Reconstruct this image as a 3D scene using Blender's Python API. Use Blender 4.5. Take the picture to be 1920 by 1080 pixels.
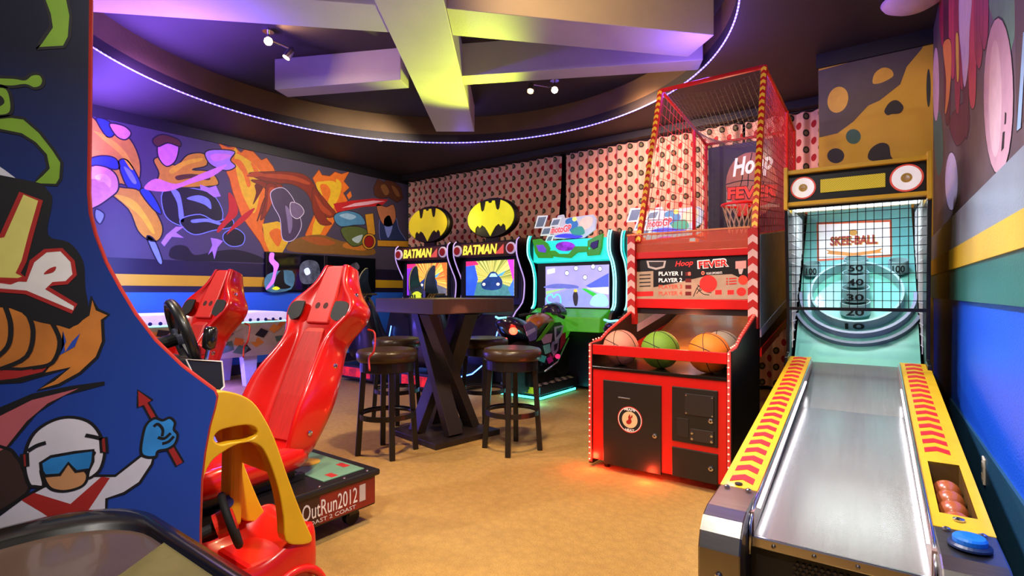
import bpy, bmesh, math, random
from mathutils import Vector, Matrix
from math import sin, cos, pi, radians, sqrt, atan2
random.seed(7)
for o in list(bpy.data.objects): bpy.data.objects.remove(o, do_unlink=True)
scene = bpy.context.scene
COL = scene.collection

# ------------------------------------------------------------------ camera
F, CX, V0, TH, EYE = 990.0, 960.0, 548.0, radians(36.4), 1.30
cam_d = bpy.data.cameras.new('camera'); cam = bpy.data.objects.new('camera', cam_d); COL.objects.link(cam)
cam.location = (0, 0, EYE); cam.rotation_euler = (pi/2, 0, TH)
cam_d.sensor_width = 36.0; cam_d.lens = F/1920*36.0; cam_d.shift_y = (V0-540)/1920.0
cam_d.clip_start = 0.02; cam_d.clip_end = 60
scene.camera = cam

# ------------------------------------------------------------------ world, exposure
scene.view_settings.view_transform = 'Standard'; scene.view_settings.look = 'None'
scene.view_settings.gamma = 1.0; scene.view_settings.use_curve_mapping = False
scene.view_settings.exposure = 0.56
w = bpy.data.worlds.new('world'); scene.world = w; w.use_nodes = True
w.node_tree.nodes['Background'].inputs[0].default_value = (0.62, 0.56, 0.72, 1)
w.node_tree.nodes['Background'].inputs[1].default_value = 0.20

def lamp(name, kind, loc, energy, col, target=None, size=.1, angle=60, blend=.6, sy=None):
    d = bpy.data.lights.new(name, kind); d.energy = energy; d.color = col
    if kind == 'SPOT': d.spot_size = radians(angle); d.spot_blend = blend; d.shadow_soft_size = size
    elif kind == 'POINT': d.shadow_soft_size = size
    elif kind == 'AREA':
        d.size = size
        if sy: d.shape = 'RECTANGLE'; d.size_y = sy
    o = bpy.data.objects.new(name, d); COL.objects.link(o); o.location = loc
    if target is not None:
        o.rotation_euler = (Vector(target)-Vector(loc)).to_track_quat('-Z', 'Y').to_euler()
    return o
WARM = (1.0, .70, .36); VIOLET = (.20, .09, 1.0); WHITE = (1, .93, .84)
# spots and coloured washes added to light the room, without fixtures
lamp('added_downlight', 'SPOT', (-1.75, 2.35, 3.66), 260, WARM, (-1.75, 2.6, 0), .08, 110, .9)
lamp('added_downlight', 'SPOT', (-4.6, 1.75, 3.9), 160, WARM, (-3.2, 3.0, 0), .08, 110, .9)
lamp('added_downlight', 'SPOT', (-.75, 1.2, 3.66), 190, WHITE, (-.4, 3.2, .6), .12, 80, .9)
lamp('added_downlight', 'SPOT', (-.6, -.9, 3.66), 300, WHITE, (-1.7, 2.0, .2), .12, 62, .9)
lamp('added_downlight', 'SPOT', (-4.6, -.6, 3.66), 300, WHITE, (-4.2, 3.0, 1.0), .12, 120, .9)
lamp('added_downlight', 'SPOT', (-.25, .75, 3.66), 320, WHITE, (-1.95, 1.1, .5), .1, 40, .9)  # unseen spot added to brighten the toy car
lamp('mural_light', 'SPOT', (-6.0, 2.2, 3.60), 420, (.28, .12, 1.0), (-8.4, 2.4, 2.2), .1, 110, .9)
lamp('mural_light', 'SPOT', (-5.4, 5.2, 3.66), 170, (1, .86, .74), (-8.4, 5.4, 2.5), .1, 95, .9)
lamp('curtain_fill', 'SPOT', (-4.9, 6.9, 4.0), 260, (.85, .5, 1), (-6.2, 7.7, 2.6), .1, 120, .9)
lamp('curtain_fill', 'SPOT', (-2.7, 5.9, 3.66), 240, (1, .62, .52), (-2.6, 7.7, 2.6), .1, 110, .9)
lamp('blue_wall_fill', 'SPOT', (-1.6, 2.6, 3.66), 520, (.62, .7, 1.0), (.3, 3.0, .6), .1, 50, .9)  # unseen spots added to brighten the blue wall
lamp('blue_wall_fill', 'SPOT', (-.75, 4.3, 3.66), 150, (.55, .66, 1.0), (.28, 5.0, .8), .1, 45, .9)
lamp('alcove_fill', 'SPOT', (-.55, 4.3, 3.66), 45, WARM, (-.3, 6.2, 2.6), .1, 70, .9)  # unseen spot added to lift the yellow alcove wall
lamp('violet_wash', 'AREA', (-7.35, 2.2, 2.75), 190, VIOLET, (-7.34, 2.2, 3.72), .3, sy=4.6).data.spread = radians(95)
lamp('violet_wash', 'SPOT', (-6.2, .9, 2.9), 400, (.16, .06, 1.0), (-4.7, 2.1, 3.75), .15, 95, .9)
lamp('violet_wash', 'POINT', (-1.55, 5.15, 3.42), 28, VIOLET, size=.1)
lamp('violet_wash', 'POINT', (-5.7, 6.4, 3.5), 4, VIOLET, size=.1)
lamp('violet_wash', 'SPOT', (-2.6, 2.2, 2.6), 16, (.5, .4, 1.0), (-3.2, 3.0, 3.75), .15, 70, .9)

# ------------------------------------------------------------------ helpers
ST, CT = sin(TH), cos(TH)
FWD, RGT = Vector((-ST, CT, 0)), Vector((CT, ST, 0))
EYEP = Vector((0, 0, EYE))
def ray(u, v): return FWD + RGT*((u-CX)/F) + Vector((0, 0, (V0-v)/F))
class Plane:                                   # a real plane of the room; turns a point of the photograph into a point on it
    def __init__(s, p, n):
        s.p = Vector(p); s.n = Vector(n).normalized()
        if s.n.dot(EYEP-s.p) < 0: s.n = -s.n
    def __call__(s, u, v, off=0.0):
        d = ray(u, v); p = s.p + s.n*off
        return EYEP + d*((p-EYEP).dot(s.n)/d.dot(s.n))
def PX(x): return Plane((x, 0, 0), (1, 0, 0))
def PY(y): return Plane((0, y, 0), (0, 1, 0))
def PZ(z): return Plane((0, 0, z), (0, 0, 1))

def lin(h):
    h = h.lstrip('#'); c = [int(h[i:i+2], 16)/255 for i in (0, 2, 4)]
    return tuple(x/12.92 if x <= .04045 else ((x+.055)/1.055)**2.4 for x in c) + (1,)
MATS = {}
def mat(col, rough=.5, metal=0.0, emit=0.0, var=.1, scale=14.0, bump=0.0, bscale=60.0, coat=0.0, trans=0.0, alpha=1.0, stretch=None):
    key = (col, rough, metal, emit, var, scale, bump, bscale, coat, trans, alpha, stretch)
    if key in MATS: return MATS[key]
    m = bpy.data.materials.new('surface_%s' % col.lstrip('#')); m.use_nodes = True
    nt = m.node_tree; b = nt.nodes['Principled BSDF']; L = nt.links
    tc = nt.nodes.new('ShaderNodeTexCoord'); nz = nt.nodes.new('ShaderNodeTexNoise')
    nz.inputs['Scale'].default_value = scale; nz.inputs['Detail'].default_value = 4
    src = tc.outputs['Object']
    if stretch:
        mp = nt.nodes.new('ShaderNodeMapping'); mp.inputs['Scale'].default_value = stretch
        L.new(src, mp.inputs['Vector']); src = mp.outputs['Vector']
    L.new(src, nz.inputs['Vector'])
    mr = nt.nodes.new('ShaderNodeMapRange'); mr.inputs['From Min'].default_value = .25; mr.inputs['From Max'].default_value = .75
    mr.inputs['To Min'].default_value = 1-var; mr.inputs['To Max'].default_value = 1+var
    L.new(nz.outputs['Fac'], mr.inputs['Value'])
    sc = nt.nodes.new('ShaderNodeVectorMath'); sc.operation = 'SCALE'; sc.inputs[0].default_value = lin(col)[:3]
    L.new(mr.outputs['Result'], sc.inputs['Scale']); L.new(sc.outputs['Vector'], b.inputs['Base Color'])
    b.inputs['Roughness'].default_value = rough; b.inputs['Metallic'].default_value = metal
    b.inputs['Coat Weight'].default_value = coat; b.inputs['Coat Roughness'].default_value = .08
    b.inputs['Transmission Weight'].default_value = trans; b.inputs['Alpha'].default_value = alpha
    if emit: L.new(sc.outputs['Vector'], b.inputs['Emission Color']); b.inputs['Emission Strength'].default_value = emit
    if bump:
        n2 = nt.nodes.new('ShaderNodeTexNoise'); n2.inputs['Scale'].default_value = bscale; n2.inputs['Detail'].default_value = 3
        L.new(src, n2.inputs['Vector'])
        bp = nt.nodes.new('ShaderNodeBump'); bp.inputs['Strength'].default_value = bump; bp.inputs['Distance'].default_value = .02
        L.new(n2.outputs['Fac'], bp.inputs['Height']); L.new(bp.outputs['Normal'], b.inputs['Normal'])
    MATS[key] = m
    return m
def mathn(nt, op, a, b=None, c=None):
    n = nt.nodes.new('ShaderNodeMath'); n.operation = op
    for i, x in enumerate((a, b, c)):
        if x is None: continue
        if isinstance(x, (int, float)): n.inputs[i].default_value = x
        else: nt.links.new(x, n.inputs[i])
    return n.outputs[0]
def mixc(nt, fac, a, b):
    n = nt.nodes.new('ShaderNodeMix'); n.data_type = 'RGBA'
    if isinstance(fac, (int, float)): n.inputs[0].default_value = fac
    else: nt.links.new(fac, n.inputs[0])
    for i, x in ((6, a), (7, b)):
        if isinstance(x, tuple): n.inputs[i].default_value = x
        else: nt.links.new(x, n.inputs[i])
    return n.outputs[2]

WORLD = {}                                     # top-level object -> its world matrix (children sit at identity)
def top(o):
    while o.parent: o = o.parent
    return o
def tag(o, label=None, cat=None, group=None, kind=None):
    if label: o['label'] = label
    if cat: o['category'] = cat
    if group: o['group'] = group
    if kind: o['kind'] = kind
    return o
def thing(name, label, cat, loc=(0, 0, 0), rz=0.0, group=None):
    o = bpy.data.objects.new(name, None); COL.objects.link(o); o.empty_display_size = .1
    o.location = loc; o.rotation_euler = (0, 0, rz)
    WORLD[o.name] = Matrix.Translation(Vector(loc)) @ Matrix.Rotation(rz, 4, 'Z')
    return tag(o, label, cat, group)
def inv(parent):
    return WORLD.get(top(parent).name, Matrix.Identity(4)).inverted() if parent else Matrix.Identity(4)
def dup(root, loc=None, rz=None, label=None, group=None, parent=None):
    c = root.copy(); COL.objects.link(c)
    if parent: c.parent = parent
    if loc is not None: c.location = loc
    if rz is not None: c.rotation_euler = (0, 0, rz)
    if not parent: WORLD[c.name] = Matrix.Translation(Vector(c.location)) @ Matrix.Rotation(c.rotation_euler.z, 4, 'Z')
    if label: c['label'] = label
    if group: c['group'] = group
    for ch in list(root.children): dup(ch, parent=c)
    return c
def frame_of(a):
    a = Vector(a).normalized(); t = Vector((0, 0, 1)) if abs(a.z) < .9 else Vector((1, 0, 0))
    x = t.cross(a).normalized(); return x, a.cross(x), a

class MB:
    def __init__(s): s.v, s.f, s.mi = [], [], []
    def add(s, vs, fs, mi=0):
        k = len(s.v); s.v += [Vector(p) for p in vs]; s.f += [tuple(i+k for i in f) for f in fs]; s.mi += [mi]*len(fs); return s
    def box(s, lo, hi, mi=0):
        x0, y0, z0 = lo; x1, y1, z1 = hi
        return s.add([(x0,y0,z0),(x1,y0,z0),(x1,y1,z0),(x0,y1,z0),(x0,y0,z1),(x1,y0,z1),(x1,y1,z1),(x0,y1,z1)],
                     [(0,3,2,1),(4,5,6,7),(0,1,5,4),(1,2,6,5),(2,3,7,6),(3,0,4,7)], mi)
    def loft(s, rows, closed=True, caps=True, mi=0):
        n = len(rows[0]); fs = []
        for r in range(len(rows)-1):
            for i in range(n if closed else n-1):
                j = (i+1) % n; fs.append((r*n+i, r*n+j, (r+1)*n+j, (r+1)*n+i))
        if caps: fs += [tuple(range(n))[::-1], tuple(range((len(rows)-1)*n, len(rows)*n))]
        return s.add([p for r in rows for p in r], fs, mi)
    def prism(s, pts, d, mi=0):                # polygon swept along vector d
        d = Vector(d); return s.loft([[Vector(p) for p in pts], [Vector(p)+d for p in pts]], mi=mi)
    def face(s, pts, mi=0): return s.add(pts, [tuple(range(len(pts)))], mi)
    def bar(s, a, b, w, h, mi=0, up=(0, 0, 1)):
        a, b = Vector(a), Vector(b); d = (b-a).normalized(); x = d.cross(Vector(up))
        if x.length < 1e-4: x = Vector((1, 0, 0))
        x.normalize(); y = x.cross(d); x *= w/2; y *= h/2
        return s.loft([[p-x-y, p+x-y, p+x+y, p-x+y] for p in (a, b)], mi=mi)
    def tube(s, path, r, n=8, closed=False, mi=0):
        P = [Vector(p) for p in path]; m = len(P); rows = []; R = r if isinstance(r, (list, tuple)) else [r]*m
        px = None
        for i, p in enumerate(P):
            t = (P[(i+1) % m]-P[i-1]) if closed else (P[min(i+1, m-1)]-P[max(i-1, 0)])
            t.normalize()
            x = px - t*px.dot(t) if px is not None else frame_of(t)[0]
            if x.length < 1e-5: x = frame_of(t)[0]
            x.normalize(); px = x; y = t.cross(x)
            rows.append([p + (x*cos(2*pi*k/n)+y*sin(2*pi*k/n))*R[i] for k in range(n)])
        if closed: rows.append(rows[0])
        return s.loft(rows, caps=not closed, mi=mi)
    def lathe(s, prof, org=(0, 0, 0), axis=(0, 0, 1), n=24, mi=0, caps=True):
        x, y, a = frame_of(axis); o = Vector(org)
        return s.loft([[o + a*h + (x*cos(2*pi*k/n)+y*sin(2*pi*k/n))*max(r, 1e-4) for k in range(n)] for r, h in prof], caps=caps, mi=mi)
    def cyl(s, a, b, r, n=16, r2=None, mi=0):
        a, b = Vector(a), Vector(b); return s.lathe([(r, 0), (r if r2 is None else r2, (b-a).length)], a, b-a, n, mi)
    def sphere(s, c, r, n=20, mi=0, sc=(1, 1, 1)):
        rows = []
        for i in range(1, n//2):
            t = pi*i/(n//2); rows.append([Vector((c[0]+r*sc[0]*sin(t)*cos(2*pi*k/n), c[1]+r*sc[1]*sin(t)*sin(2*pi*k/n), c[2]-r*sc[2]*cos(t))) for k in range(n)])
        return s.loft(rows, mi=mi)
    def ribbon(s, pts, wd, nrm, closed=True, mi=0):
        P = [Vector(p) for p in pts]; m = len(P); rows = []; nrm = Vector(nrm)
        for i, p in enumerate(P):
            t = (P[(i+1) % m]-P[i-1]) if closed else (P[min(i+1, m-1)]-P[max(i-1, 0)])
            x = nrm.cross(t)
            x = x.normalized()*wd/2 if x.length > 1e-9 else Vector((0, 0, 0))
            rows.append([p-x, p+x])
        if closed: rows.append(rows[0])
        return s.loft(rows, closed=False, caps=False, mi=mi)
    def build(s, name, mats, parent=None, world=False, smooth=False, bevel=0.0, sub=0, seg=2, angle=35, solid=0.0):
        M4 = inv(parent) if world else Matrix.Identity(4)
        me = bpy.data.meshes.new(name); me.from_pydata([M4 @ p for p in s.v], [], s.f)
        for m in (mats if isinstance(mats, (list, tuple)) else [mats]): me.materials.append(m)
        if any(s.mi): me.polygons.foreach_set('material_index', s.mi)
        bm = bmesh.new(); bm.from_mesh(me); bmesh.ops.remove_doubles(bm, verts=bm.verts, dist=1e-6) if not any(s.mi) and len(s.v) < 20000 else None
        if not name.startswith(('print', 'lettering')): bmesh.ops.recalc_face_normals(bm, faces=bm.faces)
        bm.to_mesh(me); bm.free()
        if smooth:
            me.polygons.foreach_set('use_smooth', [True]*len(me.polygons))
        o = bpy.data.objects.new(name, me); COL.objects.link(o)
        if parent: o.parent = parent
        if solid: md = o.modifiers.new('Solidify', 'SOLIDIFY'); md.thickness = solid; md.offset = 0
        if bevel:
            md = o.modifiers.new('Bevel', 'BEVEL'); md.width = bevel; md.segments = seg; md.limit_method = 'ANGLE'; md.angle_limit = radians(angle)
        if sub: md = o.modifiers.new('Subdivision', 'SUBSURF'); md.levels = sub; md.render_levels = sub
        return o
def struct(o): o['kind'] = 'structure'; return o

def spline(pts, k=5, closed=True):
    m = len(pts); out = []
    for i in range(m if closed else m-1):
        g = (lambda j: pts[j % m]) if closed else (lambda j: pts[max(0, min(m-1, j))])
        a, b, c, d = g(i-1), g(i), g(i+1), g(i+2)
        for q in range(k):
            t = q/k; t2, t3 = t*t, t*t*t
            out.append(tuple(.5*(2*b[e]+(c[e]-a[e])*t+(2*a[e]-5*b[e]+4*c[e]-d[e])*t2+(3*b[e]-a[e]-3*c[e]+d[e])*t3) for e in range(len(b))))
    if not closed: out.append(tuple(pts[-1]))
    return out
def ell(u, v, a, b, n=24, rot=0.0, t0=0.0, t1=2*pi):
    full = abs(t1-t0-2*pi) < 1e-6; out = []
    for k in range(n):
        t = t0+(t1-t0)*k/(n if full else n-1); x, y = a*cos(t), b*sin(t)
        out.append((u+x*cos(rot)-y*sin(rot), v+x*sin(rot)+y*cos(rot)))
    return out
def art(name, pts, m, parent, pl, layer=1, smooth=False, out=None, ow=.012, k=4, step=.0006):
    """flat print on a real panel: points picked on the photograph, placed on the panel's plane"""
    if smooth: pts = spline(pts, k)
    b = MB(); P = [pl(p[0], p[1], layer*step) for p in pts]; b.face(P); ms = [m]
    if out: b.ribbon([q+pl.n*step*.5 for q in P], ow, pl.n, True, 1); ms = [m, out]
    return b.build(name, ms, parent, world=True)
def line(name, pts, wd, m, parent, pl, layer=1, smooth=True, closed=False, step=.0006):
    if smooth: pts = spline(pts, 4, closed)
    b = MB(); b.ribbon([pl(p[0], p[1], layer*step) for p in pts], wd, pl.n, closed); return b.build(name, m, parent, world=True)
def letters(body, p0, p1, hpx, m, parent, pl, layer=2, shear=0.0, bold=0.0, step=.0006, name='lettering', ext=.0004):
    """lettering along the baseline p0-p1 (photograph points on plane pl), cap height hpx"""
    A, B = pl(p0[0], p0[1], layer*step), pl(p1[0], p1[1], layer*step); T = pl(p0[0], p0[1]-hpx, layer*step)
    return letters3(body, A, B-A, pl.n, (T-A).length, m, parent, shear, bold, name, ext)
def letters3(body, A, vec, nrm, height, m, parent, shear=0.0, bold=0.0, name='lettering', ext=.0004):
    d = bpy.data.curves.new(name, 'FONT'); d.body = body; d.size = 1.0; d.shear = shear; d.offset = bold; d.extrude = 0; d.resolution_u = 3
    d.extrude = ext
    t = bpy.data.objects.new('text_source', d); COL.objects.link(t)
    me = bpy.data.meshes.new_from_object(t.evaluated_get(bpy.context.evaluated_depsgraph_get())); me.name = name; me.materials.clear(); me.materials.append(m)
    bpy.data.objects.remove(t); bpy.data.curves.remove(d); o = bpy.data.objects.new(name, me); COL.objects.link(o)
    co = [v.co for v in me.vertices]; x0 = min(c[0] for c in co); x1 = max(c[0] for c in co); y0 = min(c[1] for c in co); y1 = max(c[1] for c in co)
    x = Vector(vec).normalized(); n = (Vector(nrm)-x*Vector(nrm).dot(x)).normalized(); y = n.cross(x)
    sx = Vector(vec).length/max(x1-x0, 1e-4); sy = height/max(y1-y0, 1e-4)
    org = Vector(A) - x*(x0*sx) - y*(y0*sy)
    R = Matrix((x, y, n)).transposed().to_4x4(); R.translation = org
    o.parent = parent; o.matrix_basis = inv(parent) @ R @ Matrix.Diagonal((sx, sy, 1, 1))
    return o

BLACK = mat('#0b0a0c', .35); SATIN = mat('#131114', .5); INK = mat('#08070a', .6)
RED = mat('#e3120f', .32, coat=.5, var=.05); WHITEP = mat('#f0ecec', .5); CHROME = mat('#c9c9cf', .18, 1.0, var=.05)
STEEL = mat('#9a9691', .28, 1.0, var=.12, scale=5, stretch=(1, 30, 1)); DARKSTEEL = mat('#45413f', .4, .8)
GOLD = mat('#c99a2a', .45); YEL = mat('#d8a814', .4, coat=.3); RUBBER = mat('#0d0d0e', .75)

# ------------------------------------------------------------------ the room
XL, YB, YA, ZC = -8.4, 7.8, 6.2, 3.72
RW = Plane((.37, 2.0, 0), (-1, -.0313, 0))               # right wall, a little out of square
def rx(y): return .37-.0313*(y-2.0)
YF = -3.0
def carpet():
    m = bpy.data.materials.new('carpet'); m.use_nodes = True; nt = m.node_tree; b = nt.nodes['Principled BSDF']; L = nt.links
    tc = nt.nodes.new('ShaderNodeTexCoord')
    n1 = nt.nodes.new('ShaderNodeTexNoise'); n1.inputs['Scale'].default_value = 130; n1.inputs['Detail'].default_value = 3; L.new(tc.outputs['Object'], n1.inputs['Vector'])
    n2 = nt.nodes.new('ShaderNodeTexNoise'); n2.inputs['Scale'].default_value = 1.6; n2.inputs['Detail'].default_value = 5; L.new(tc.outputs['Object'], n2.inputs['Vector'])
    v = nt.nodes.new('ShaderNodeTexVoronoi'); v.inputs['Scale'].default_value = 22; L.new(tc.outputs['Object'], v.inputs['Vector'])
    c = mixc(nt, n1.outputs['Fac'], lin('#8a6832'), lin('#dcb062'))
    c = mixc(nt, mathn(nt, 'MULTIPLY', n2.outputs['Fac'], .45), c, lin('#a87e3c'))
    c = mixc(nt, mathn(nt, 'MULTIPLY', v.outputs['Distance'], .35), c, lin('#7c5d33'))
    L.new(c, b.inputs['Base Color']); b.inputs['Roughness'].default_value = .95
    bp = nt.nodes.new('ShaderNodeBump'); bp.inputs['Strength'].default_value = .5; bp.inputs['Distance'].default_value = .01
    L.new(mathn(nt, 'ADD', n1.outputs['Fac'], v.outputs['Distance']), bp.inputs['Height']); L.new(bp.outputs['Normal'], b.inputs['Normal'])
    return m
b = MB(); b.box((XL-.1, YF, -.1), (.75, YB+.1, 0)); struct(b.build('floor', carpet()))
DARKW = mat('#171310', .7, var=.15, scale=3)
b = MB(); b.box((XL-.12, YF, 0), (XL, YB+.1, 4.8)); struct(b.build('wall_left', mat('#2f6fe0', .42, var=.06, scale=2, bump=.12, bscale=90)))
b = MB(); b.box((XL, YB, 0), (.2, YB+.12, 4.8)); struct(b.build('wall_back', mat('#1c1715', .7)))
b = MB(); b.box((-.68, YA, 0), (rx(YA)+.2, YB, 3.75)); struct(b.build('wall_alcove', mat('#c9a227', .6, var=.08, scale=3, bump=.1)))
b = MB(); b.prism([(rx(YF), YF, 0), (rx(YF)+.25, YF, 0), (rx(YB)+.25, YB, 0), (rx(YB), YB, 0)], (0, 0, 4.8)); struct(b.build('wall_right', mat('#1f5fe8', .3, var=.05, scale=2, bump=.25, bscale=110)))
# bands painted and applied along the left wall
def lband(name, z0, z1, col, t=.006, y0=YF, y1=YB, r=.5):
    b = MB(); b.box((XL, y0, z0), (XL+t, y1, z1)); return struct(b.build(name, mat(col, r, var=.08, scale=3)))
lband('trim_1', 1.30, 1.76, '#1d1430', .004); lband('trim_2', 1.39, 1.545, '#d9a81e', .012)
lband('trim_3', 3.57, ZC, '#0c0a0c', .03)
b = MB(); b.box((XL, YF, 0), (XL+.02, YB, .16)); struct(b.build('baseboard_left', mat('#1a1238', .5)))
# bands along the right wall
def rband(name, z0, z1, col, t, r=.35, y1=YA-.02):
    b = MB(); b.prism([(rx(YF), YF, z0), (rx(y1), y1, z0), (rx(y1)-t, y1, z0), (rx(YF)-t, YF, z0)], (0, 0, z1-z0)); return struct(b.build(name, mat(col, r, var=.08, scale=4, bump=.1, bscale=80)))
rband('trim_4', 1.25, 1.45, '#2f6d62', .02); rband('trim_5', 1.45, 1.58, '#d9b22c', .03); rband('trim_6', 1.58, 1.80, '#86929a', .02)
rband('trim_7', 0.0, .56, '#1c4a63', .012, .5); rband('baseboard_right', 0, .14, '#141a2c', .02)
# black bands above the alcove and the curtains
b = MB(); b.box((-.7, YA-.03, 3.58), (rx(YA), YA, ZC)); struct(b.build('trim_8', INK))
b = MB(); b.box((XL, YB-.32, 3.62), (-.68, YB, ZC)); struct(b.build('trim_9', mat('#14100f', .7)))

# ceiling with a round recess
CC, CR, ZR = (-4.05, 3.75), 3.1, 4.12
ang = sorted(set([2*pi*k/96 for k in range(96)]))
x0, x1, y0, y1 = XL, .62, YF, YB
inner, outer = [], []
corn = [atan2(y-CC[1], x-CC[0]) % (2*pi) for x in (x0, x1) for y in (y0, y1)]
ang = sorted(ang+corn)
for t in ang:
    c, s_ = cos(t), sin(t); ks = []
    if abs(c) > 1e-9: ks.append(((x1 if c > 0 else x0)-CC[0])/c)
    if abs(s_) > 1e-9: ks.append(((y1 if s_ > 0 else y0)-CC[1])/s_)
    kk = min(ks); inner.append(Vector((CC[0]+CR*c, CC[1]+CR*s_, 0))); outer.append(Vector((CC[0]+kk*c, CC[1]+kk*s_, 0)))
up = Vector((0, 0, 1)); b = MB()
b.loft([[p+up*4.9 for p in outer], [p+up*ZC for p in outer], [p+up*ZC for p in inner], [p+up*(ZC+.12) for p in inner]], caps=False)
ceil = struct(b.build('ceiling', mat('#2e2622', .6, var=.15, scale=2)))
b = MB(); b.loft([[p+up*(ZC+.12) for p in inner], [p+up*ZR for p in inner]], caps=False)
b.build('recess_wall', mat('#6b5230', .65, var=.12, scale=3, bump=.15, bscale=25), ceil, smooth=True)
b = MB(); b.face([p+up*ZR for p in inner]); b.build('recess_ceiling', mat('#33281f', .7, var=.12, scale=2), ceil)
BEAM = mat('#b0a8a0', .55, var=.06, scale=3, bump=.08)
BEAMG = mat('#9c835a', .55, var=.12, scale=3, bump=.08)
def beam(p, q, wd, zb):
    p, q = Vector((p[0], p[1], 0)), Vector((q[0], q[1], 0)); d = (q-p).normalized(); n = Vector((-d.y, d.x, 0))*wd/2
    b = MB(); b.prism([p-n+up*zb, p+n+up*zb, q+n+up*zb, q-n+up*zb], (0, 0, ZR-zb)); o = b.build('ceiling_beam', BEAM, ceil, bevel=.006)
    return o
def chord(p, q, r=CR-.02):                     # the line p-q prolonged to the recess wall
    p, q, c = Vector(p), Vector(q), Vector(CC); d = (q-p).normalized(); m = p-c; bq = m.dot(d); k = sqrt(bq*bq-(m.dot(m)-r*r))
    return p+d*(-bq-k), p+d*(-bq+k)
a_, b_ = chord((-3.26, 2.98), (-5.42, 5.91)); b_ = Vector((-5.42, 5.91)); beam(a_, b_, .58, ZC+.005)
a_, b_ = chord((-3.75, 3.08), (-5.62, 1.30)); beam(b_, (-3.72, 3.18), .48, ZC+.04)
beam((-3.35, 3.5), (-1.62, 5.38), .48, ZC+.04)
a_, b_ = chord((-6.1, 3.58), (-4.65, 4.25)); beam((-6.15, 3.55), (-4.7, 4.25), .26, ZC+.03)
a_, b_ = chord((-4.0, 4.62), (-2.3, 5.5)); beam((-4.25, 4.5), b_, .26, ZC+.03)
# a dark gap trim at the recess edge
# rope light round the recess
def rope_mat():
    m = bpy.data.materials.new('rope_light'); m.use_nodes = True; nt = m.node_tree; b = nt.nodes['Principled BSDF']
    tc = nt.nodes.new('ShaderNodeTexCoord'); sp = nt.nodes.new('ShaderNodeSeparateXYZ'); nt.links.new(tc.outputs['Object'], sp.inputs[0])
    t = mathn(nt, 'ARCTAN2', sp.outputs['Y'], sp.outputs['X']); s1 = mathn(nt, 'SINE', mathn(nt, 'MULTIPLY', t, 320.0))
    st = mathn(nt, 'MULTIPLY_ADD', mathn(nt, 'POWER', mathn(nt, 'MAXIMUM', s1, 0.0), 2.0), 7.0, 1.3)
    nt.links.new(st, b.inputs['Emission Strength']); b.inputs['Emission Color'].default_value = (.16, .12, 1.0, 1); b.inputs['Base Color'].default_value = (.5, .5, .9, 1)
    return m
rp = thing('rope_light', 'violet LED rope light ringing the round ceiling recess', 'rope light', (CC[0], CC[1], ZC))
b = MB(); b.tube([(CR*cos(2*pi*k/160), CR*sin(2*pi*k/160), -.008) for k in range(160)], .008, 6, closed=True); b.build('rope', rope_mat(), rp, smooth=True)
b = MB(); [b.box((CR*cos(t)-.02, CR*sin(t)-.02, -.03), (CR*cos(t)+.02, CR*sin(t)+.02, 0)) for t in (2.55,)]; b.build('clip', mat('#cfcadf', .4), rp)

# track spots in the recess
def track(loc, heads, label):
    t = thing('track_light', label, 'spotlight', loc, 0)
    b = MB(); b.cyl((0, 0, 0), (0, 0, ZR-loc[2]), .012, 8); b.cyl((0, 0, ZR-loc[2]-.02), (0, 0, ZR-loc[2]), .06, 16); b.build('stem', CHROME, t)
    xs = [h[0] for h in heads]; b = MB(); b.tube([(heads[0][0][0], heads[0][0][1], 0), (heads[-1][0][0], heads[-1][0][1], 0)], .012, 8); b.build('track_bar', CHROME, t)
    for p, d, em in heads:
        p = Vector((p[0], p[1], -.02)); d = Vector(d).normalized()
        b = MB(); b.lathe([(.012, -.05), (.035, -.02), (.045, .06), (.045, .1)], p, d, 16, caps=False); h = b.build('lamp_head', CHROME, t, smooth=True)
        b = MB(); b.lathe([(.001, .085), (.04, .085), (.04, .08), (.001, .08)], p, d, 16); b.build('bulb', mat('#ffd9a0', .4, emit=em), h)
tl = Plane((0, 0, 4.2), (0, 0, 1))
A, B2 = PZ(4.02)(503, 74), PZ(4.02)(545, 92)
track((A.x, A.y, 4.02), [((0, 0), EYEP-A, 60), ((B2.x-A.x, B2.y-A.y), (-.2, -.5, -1), 3)], 'twin-head chrome spotlight above the violet mural')
A, B2 = PZ(4.0)(1040, 166), PZ(4.0)(996, 158)
track((A.x, A.y, 4.0), [((0, 0), EYEP-A, 40), ((B2.x-A.x, B2.y-A.y), (.2, -.5, -1), 3)], 'small twin-head spotlight above the dotted curtains')
lamp('track_lamp', 'SPOT', PZ(3.97)(503, 76), 85, (1, .6, .22), (-4.6, 4.2, 3.9), .03, 130, .5)
lamp('track_lamp', 'SPOT', PZ(3.95)(1040, 168), 60, (1, .62, .22), (-2.2, 5.9, 3.8), .03, 120, .6)
lamp('track_lamp', 'SPOT', (-1.9, 3.0, 3.9), 60, (1, .62, .26), (-2.5, 4.4, 3.95), .04, 110, .8)

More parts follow.
